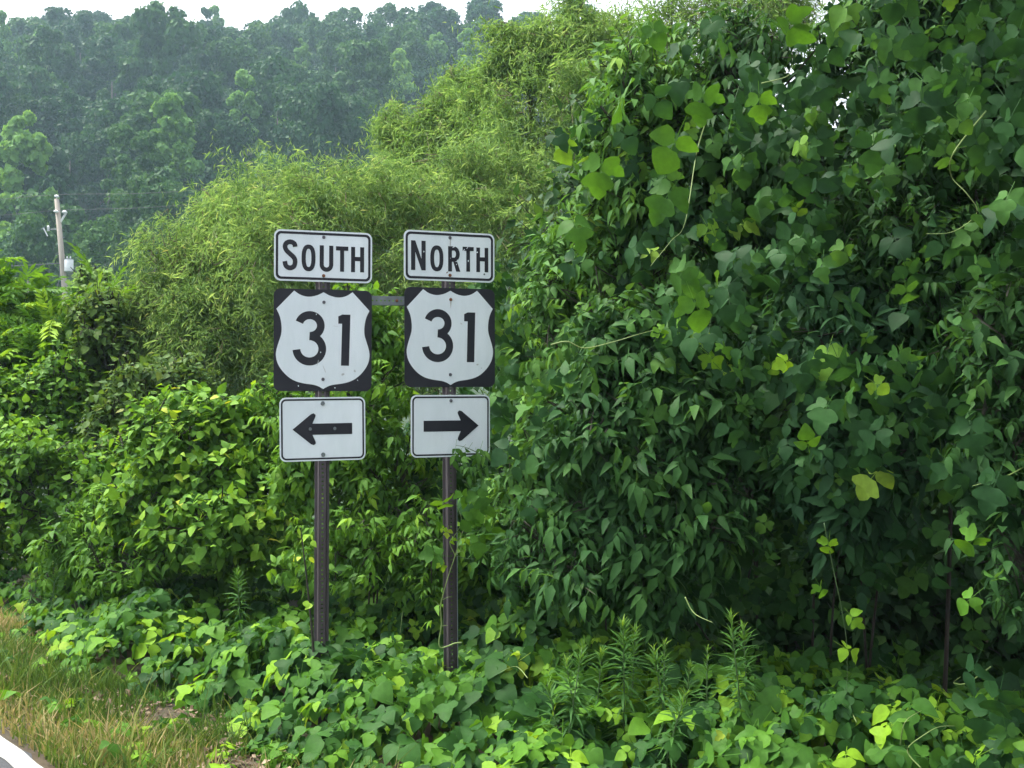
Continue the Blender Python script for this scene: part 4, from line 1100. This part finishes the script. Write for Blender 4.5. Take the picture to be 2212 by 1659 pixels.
_lp = np.array([P(u, v, 6.52) for u, v in [(985, 960), (1000, 966), (1015, 964), (1028, 975), (1045, 990), (1000, 990), (1030, 1008), (1055, 968), (1040, 962), (1062, 1005), (1015, 1020), (1050, 1030)]])
_k = len(_lp)
_R = frames(unit(V(-.4, -.2, -.8) + rng.normal(0, .4, (_k, 3))), unit(V(-.1, -.6, .9) + rng.normal(0, .3, (_k, 3))))
leaves(CL, 'elder', ELDER, 'elder_glare', _lp, _R, .07 * rng.uniform(.8, 1.2, _k), rng.uniform(.3, .7, _k), _k, np.ones(_k))
runner(CL, [P(1085, 1030, 6.55), P(1050, 990, 6.5), P(1010, 968, 6.5), P(985, 962, 6.5)], .004, 'green_stem')
# dead-looking dark stem beside the left post
DS = thing('weed_stalk', 'thin dark leafless weed stem leaning against the SOUTH sign post', 'weed', P(680, 1400, 6.35))
ds = [P(*zp(x, y), 6.38) for x, y in [(420, 1500), (405, 1250), (385, 1050), (365, 850), (345, 680), (330, 560), (318, 480)]]
runner(DS, ds, .009, 'twig')
shoot_leaves(DS, [P(*zp(x, y), 6.35) for x, y in [(280, 680), (315, 690), (300, 490), (395, 690), (400, 580), (350, 1010), (400, 1030)]], .045, rnd=(.75, .96), key='ovate', tm=OVATE, mat='bush')

# ---- upright narrow-leaved weeds
def weed(u, v, y, h, label, group=None):
    y -= .25 if y < 6 else 0
    tipz = P(u, v, y)
    g = float(ground_z(tipz[0], y)) - .02
    h = tipz[2] - g
    o = thing('weed_stalk', label, 'weed', (tipz[0] + rng.uniform(-.11, .11), y + rng.uniform(-.08, .08), g), group); wsz = rng.uniform(.75, 1.15)
    b = V(0, 0, 0); e = tipz - np.array(o.location)
    mid = e * V(.4, .4, .5) + rng.normal(0, .02, 3)
    c = catmull([b, mid, e], 8)
    MB().tube(c, np.linspace(.006, .0025, len(c)), 5).build('stem', 'green_stem', o, True)
    n = int(120 * h / .9)
    t = np.sort(rng.uniform(.12, 1.0, n) ** .75)
    p = np.stack([np.interp(t, np.linspace(0, 1, len(c)), c[:, i]) for i in range(3)], -1) + np.array(o.location)
    a = np.arange(n) * 2.4
    el = -.25 + 1.35 * smooth(.55, 1.0, t) + rng.normal(0, .15, n)
    d = np.stack([np.cos(a) * np.cos(el), np.sin(a) * np.cos(el), np.sin(el)], -1)
    R = frames(d, np.tile(V(0, 0, 1), (n, 1)) + rng.normal(0, .2, (n, 3)))
    sz = .11 * wsz * (1 - .5 * smooth(.75, 1, t)) * rng.uniform(.8, 1.2, n)
    leaves(o, 'narrow', NARROW, 'weed', p, R, sz, np.clip(.25 + .55 * smooth(.8, 1, t) + rng.uniform(-.2, .2, n), 0, .98))
WG = 'narrow leaved weeds in front of the dark hollow'
for u, v, y, lab in [(1182, 1478, 5.5, 'lowest outer weed stalk of the clump, nearest the NORTH post'), (1222, 1428, 5.55, 'weed stalk second from the NORTH post in the clump'),
                     (1258, 1398, 5.5, 'weed stalk with pale tip on the NORTH post side of the clump'), (1300, 1408, 5.7, 'weed stalk behind the tallest one in the clump'),
                     (1346, 1350, 5.55, 'tallest weed stalk at the centre of the clump'), (1372, 1362, 5.65, 'weed stalk close behind the tallest one'),
                     (1412, 1402, 5.45, 'weed stalk just past the tallest one toward the hollow'), (1436, 1388, 5.55, 'pale tipped weed stalk ending the main clump'),
                     (1490, 1440, 5.6, 'weed stalk in the gap between clump and lone tall stalk'), (1528, 1404, 5.5, 'weed stalk in front of the lone tall stalk'),
                     (1578, 1330, 5.4, 'lone tall weed stalk standing against the dark hollow'), (1606, 1352, 5.5, 'weed stalk beside the lone tall one, on the hollow side'),
                     (1480, 1500, 5.2, 'short weed stalk low in front of the clump')]:
    weed(u, v, y, 0, lab, WG)
weed(513, 1232, 7.2, 0, 'single narrow leaved weed rising from the mat left of the SOUTH post')
weed(120, 1238, 8.6, 0, 'small narrow leaved weed at the far end of the grass')
weed(70, 1250, 8.9, 0, 'thin weed against the bush at the frame edge')

# ================================================================== VERGE: grass and dry leaves
N = 75000
s_ = rng.uniform(2.2, 14.5, N); n_ = rng.uniform(1.80, 3.3, N)
p = SN(s_, n_, 0)
e = mat_edge(s_)
q = np.stack([s_, n_, 0 * s_], -1)
dens = (.75 + .6 * noise3(q, 1.6, 1)) * (1 - smooth(e, e + .5, n_)) * smooth(1.78, 1.9, n_)
keep = (rng.uniform(size=N) < dens) & in_view(p + V(0, 0, .1), 150)
p, s_, n_, q = p[keep], s_[keep], n_[keep], q[keep]; N = len(p); print('grass', N)
p[:, 2] = ground_z(p[:, 0], p[:, 1]) - .01
hgt = rng.gamma(3, .025, N) * (1 + .35 * noise3(q, 1.8, 2)) * (.55 + .45 * smooth(1.8, 2.2, n_)) + .03
wid = rng.uniform(.0022, .0062, N)
a = rng.uniform(0, 2 * PI, N); la = rng.uniform(0, 2 * PI, N)
side = np.stack([np.cos(a), np.sin(a), 0 * a], -1) * wid[:, None]
lean = np.stack([np.cos(la), np.sin(la), 0 * la], -1) * (hgt * np.abs(rng.normal(.45, .35, N)))[:, None]
up = V(0, 0, 1) * hgt[:, None]
gvv = np.stack([p - side, p + side, p + up * .55 + lean * .3 + side * .8, p + up * .55 + lean * .3 - side * .8, p + up * .95 + lean], 1)
gtt = np.array([(0, 1, 2), (0, 2, 3), (3, 2, 4)])[None] + (np.arange(N) * 5)[:, None, None]
dry = np.clip(.29 + .40 * noise3(q, .9, 3) + .22 * smooth(5.5, 9, s_) + .12 * smooth(2.3, 2.7, n_) + rng.normal(0, .24, N), .02, .98)
link('grass', raw_mesh('grass', gvv.reshape(-1, 3), gtt.reshape(-1, 3), 'grass', np.repeat(dry, 5)), kind='stuff', label='mixed green and straw coloured grass on the road verge', category='grass')
N = 6500
s_ = rng.uniform(2.2, 13, N); n_ = mat_edge(s_) + rng.normal(-.14, .30, N)
n_ = np.maximum(n_, 1.9)
p = SN(s_, n_, 0); p[:, 2] = ground_z(p[:, 0], p[:, 1]) + rng.uniform(.005, .05, N)
R = frames(unit(rng.normal(0, 1, (N, 3)) * V(1, 1, .5)), unit(V(0, 0, 1) + rng.normal(0, .6, (N, 3))))
lo_ = leaves(None, 'ovate', OVAL_LOW, 'litter', p, R, .036 * rng.uniform(.6, 1.5, N), rng.uniform(0, 1, N), name='leaf_litter')
lo_['label'] = 'brown dry leaves lying along the edge of the kudzu'; lo_['category'] = 'leaf litter'

# ================================================================== HAZE
me = MB().box((-460, -60, -6), (460, 1000, 110)).mesh('haze', None)
m, n, l = new_mat('haze')
pv = n.new('ShaderNodeVolumePrincipled')
pv.inputs['Color'].default_value = (.57, .80, .97, 1)
pv.inputs['Density'].default_value = 0.0006
pv.inputs['Anisotropy'].default_value = 0.2
oo = n.new('ShaderNodeOutputMaterial')
l.new(pv.outputs[0], oo.inputs['Volume'])
me.materials.append(m)
link('haze', me, kind='stuff', label='thin pale haze in front of the wooded hill')
print('objects', len(bpy.data.objects), 'tris', sum(len(m.polygons) for m in bpy.data.meshes))
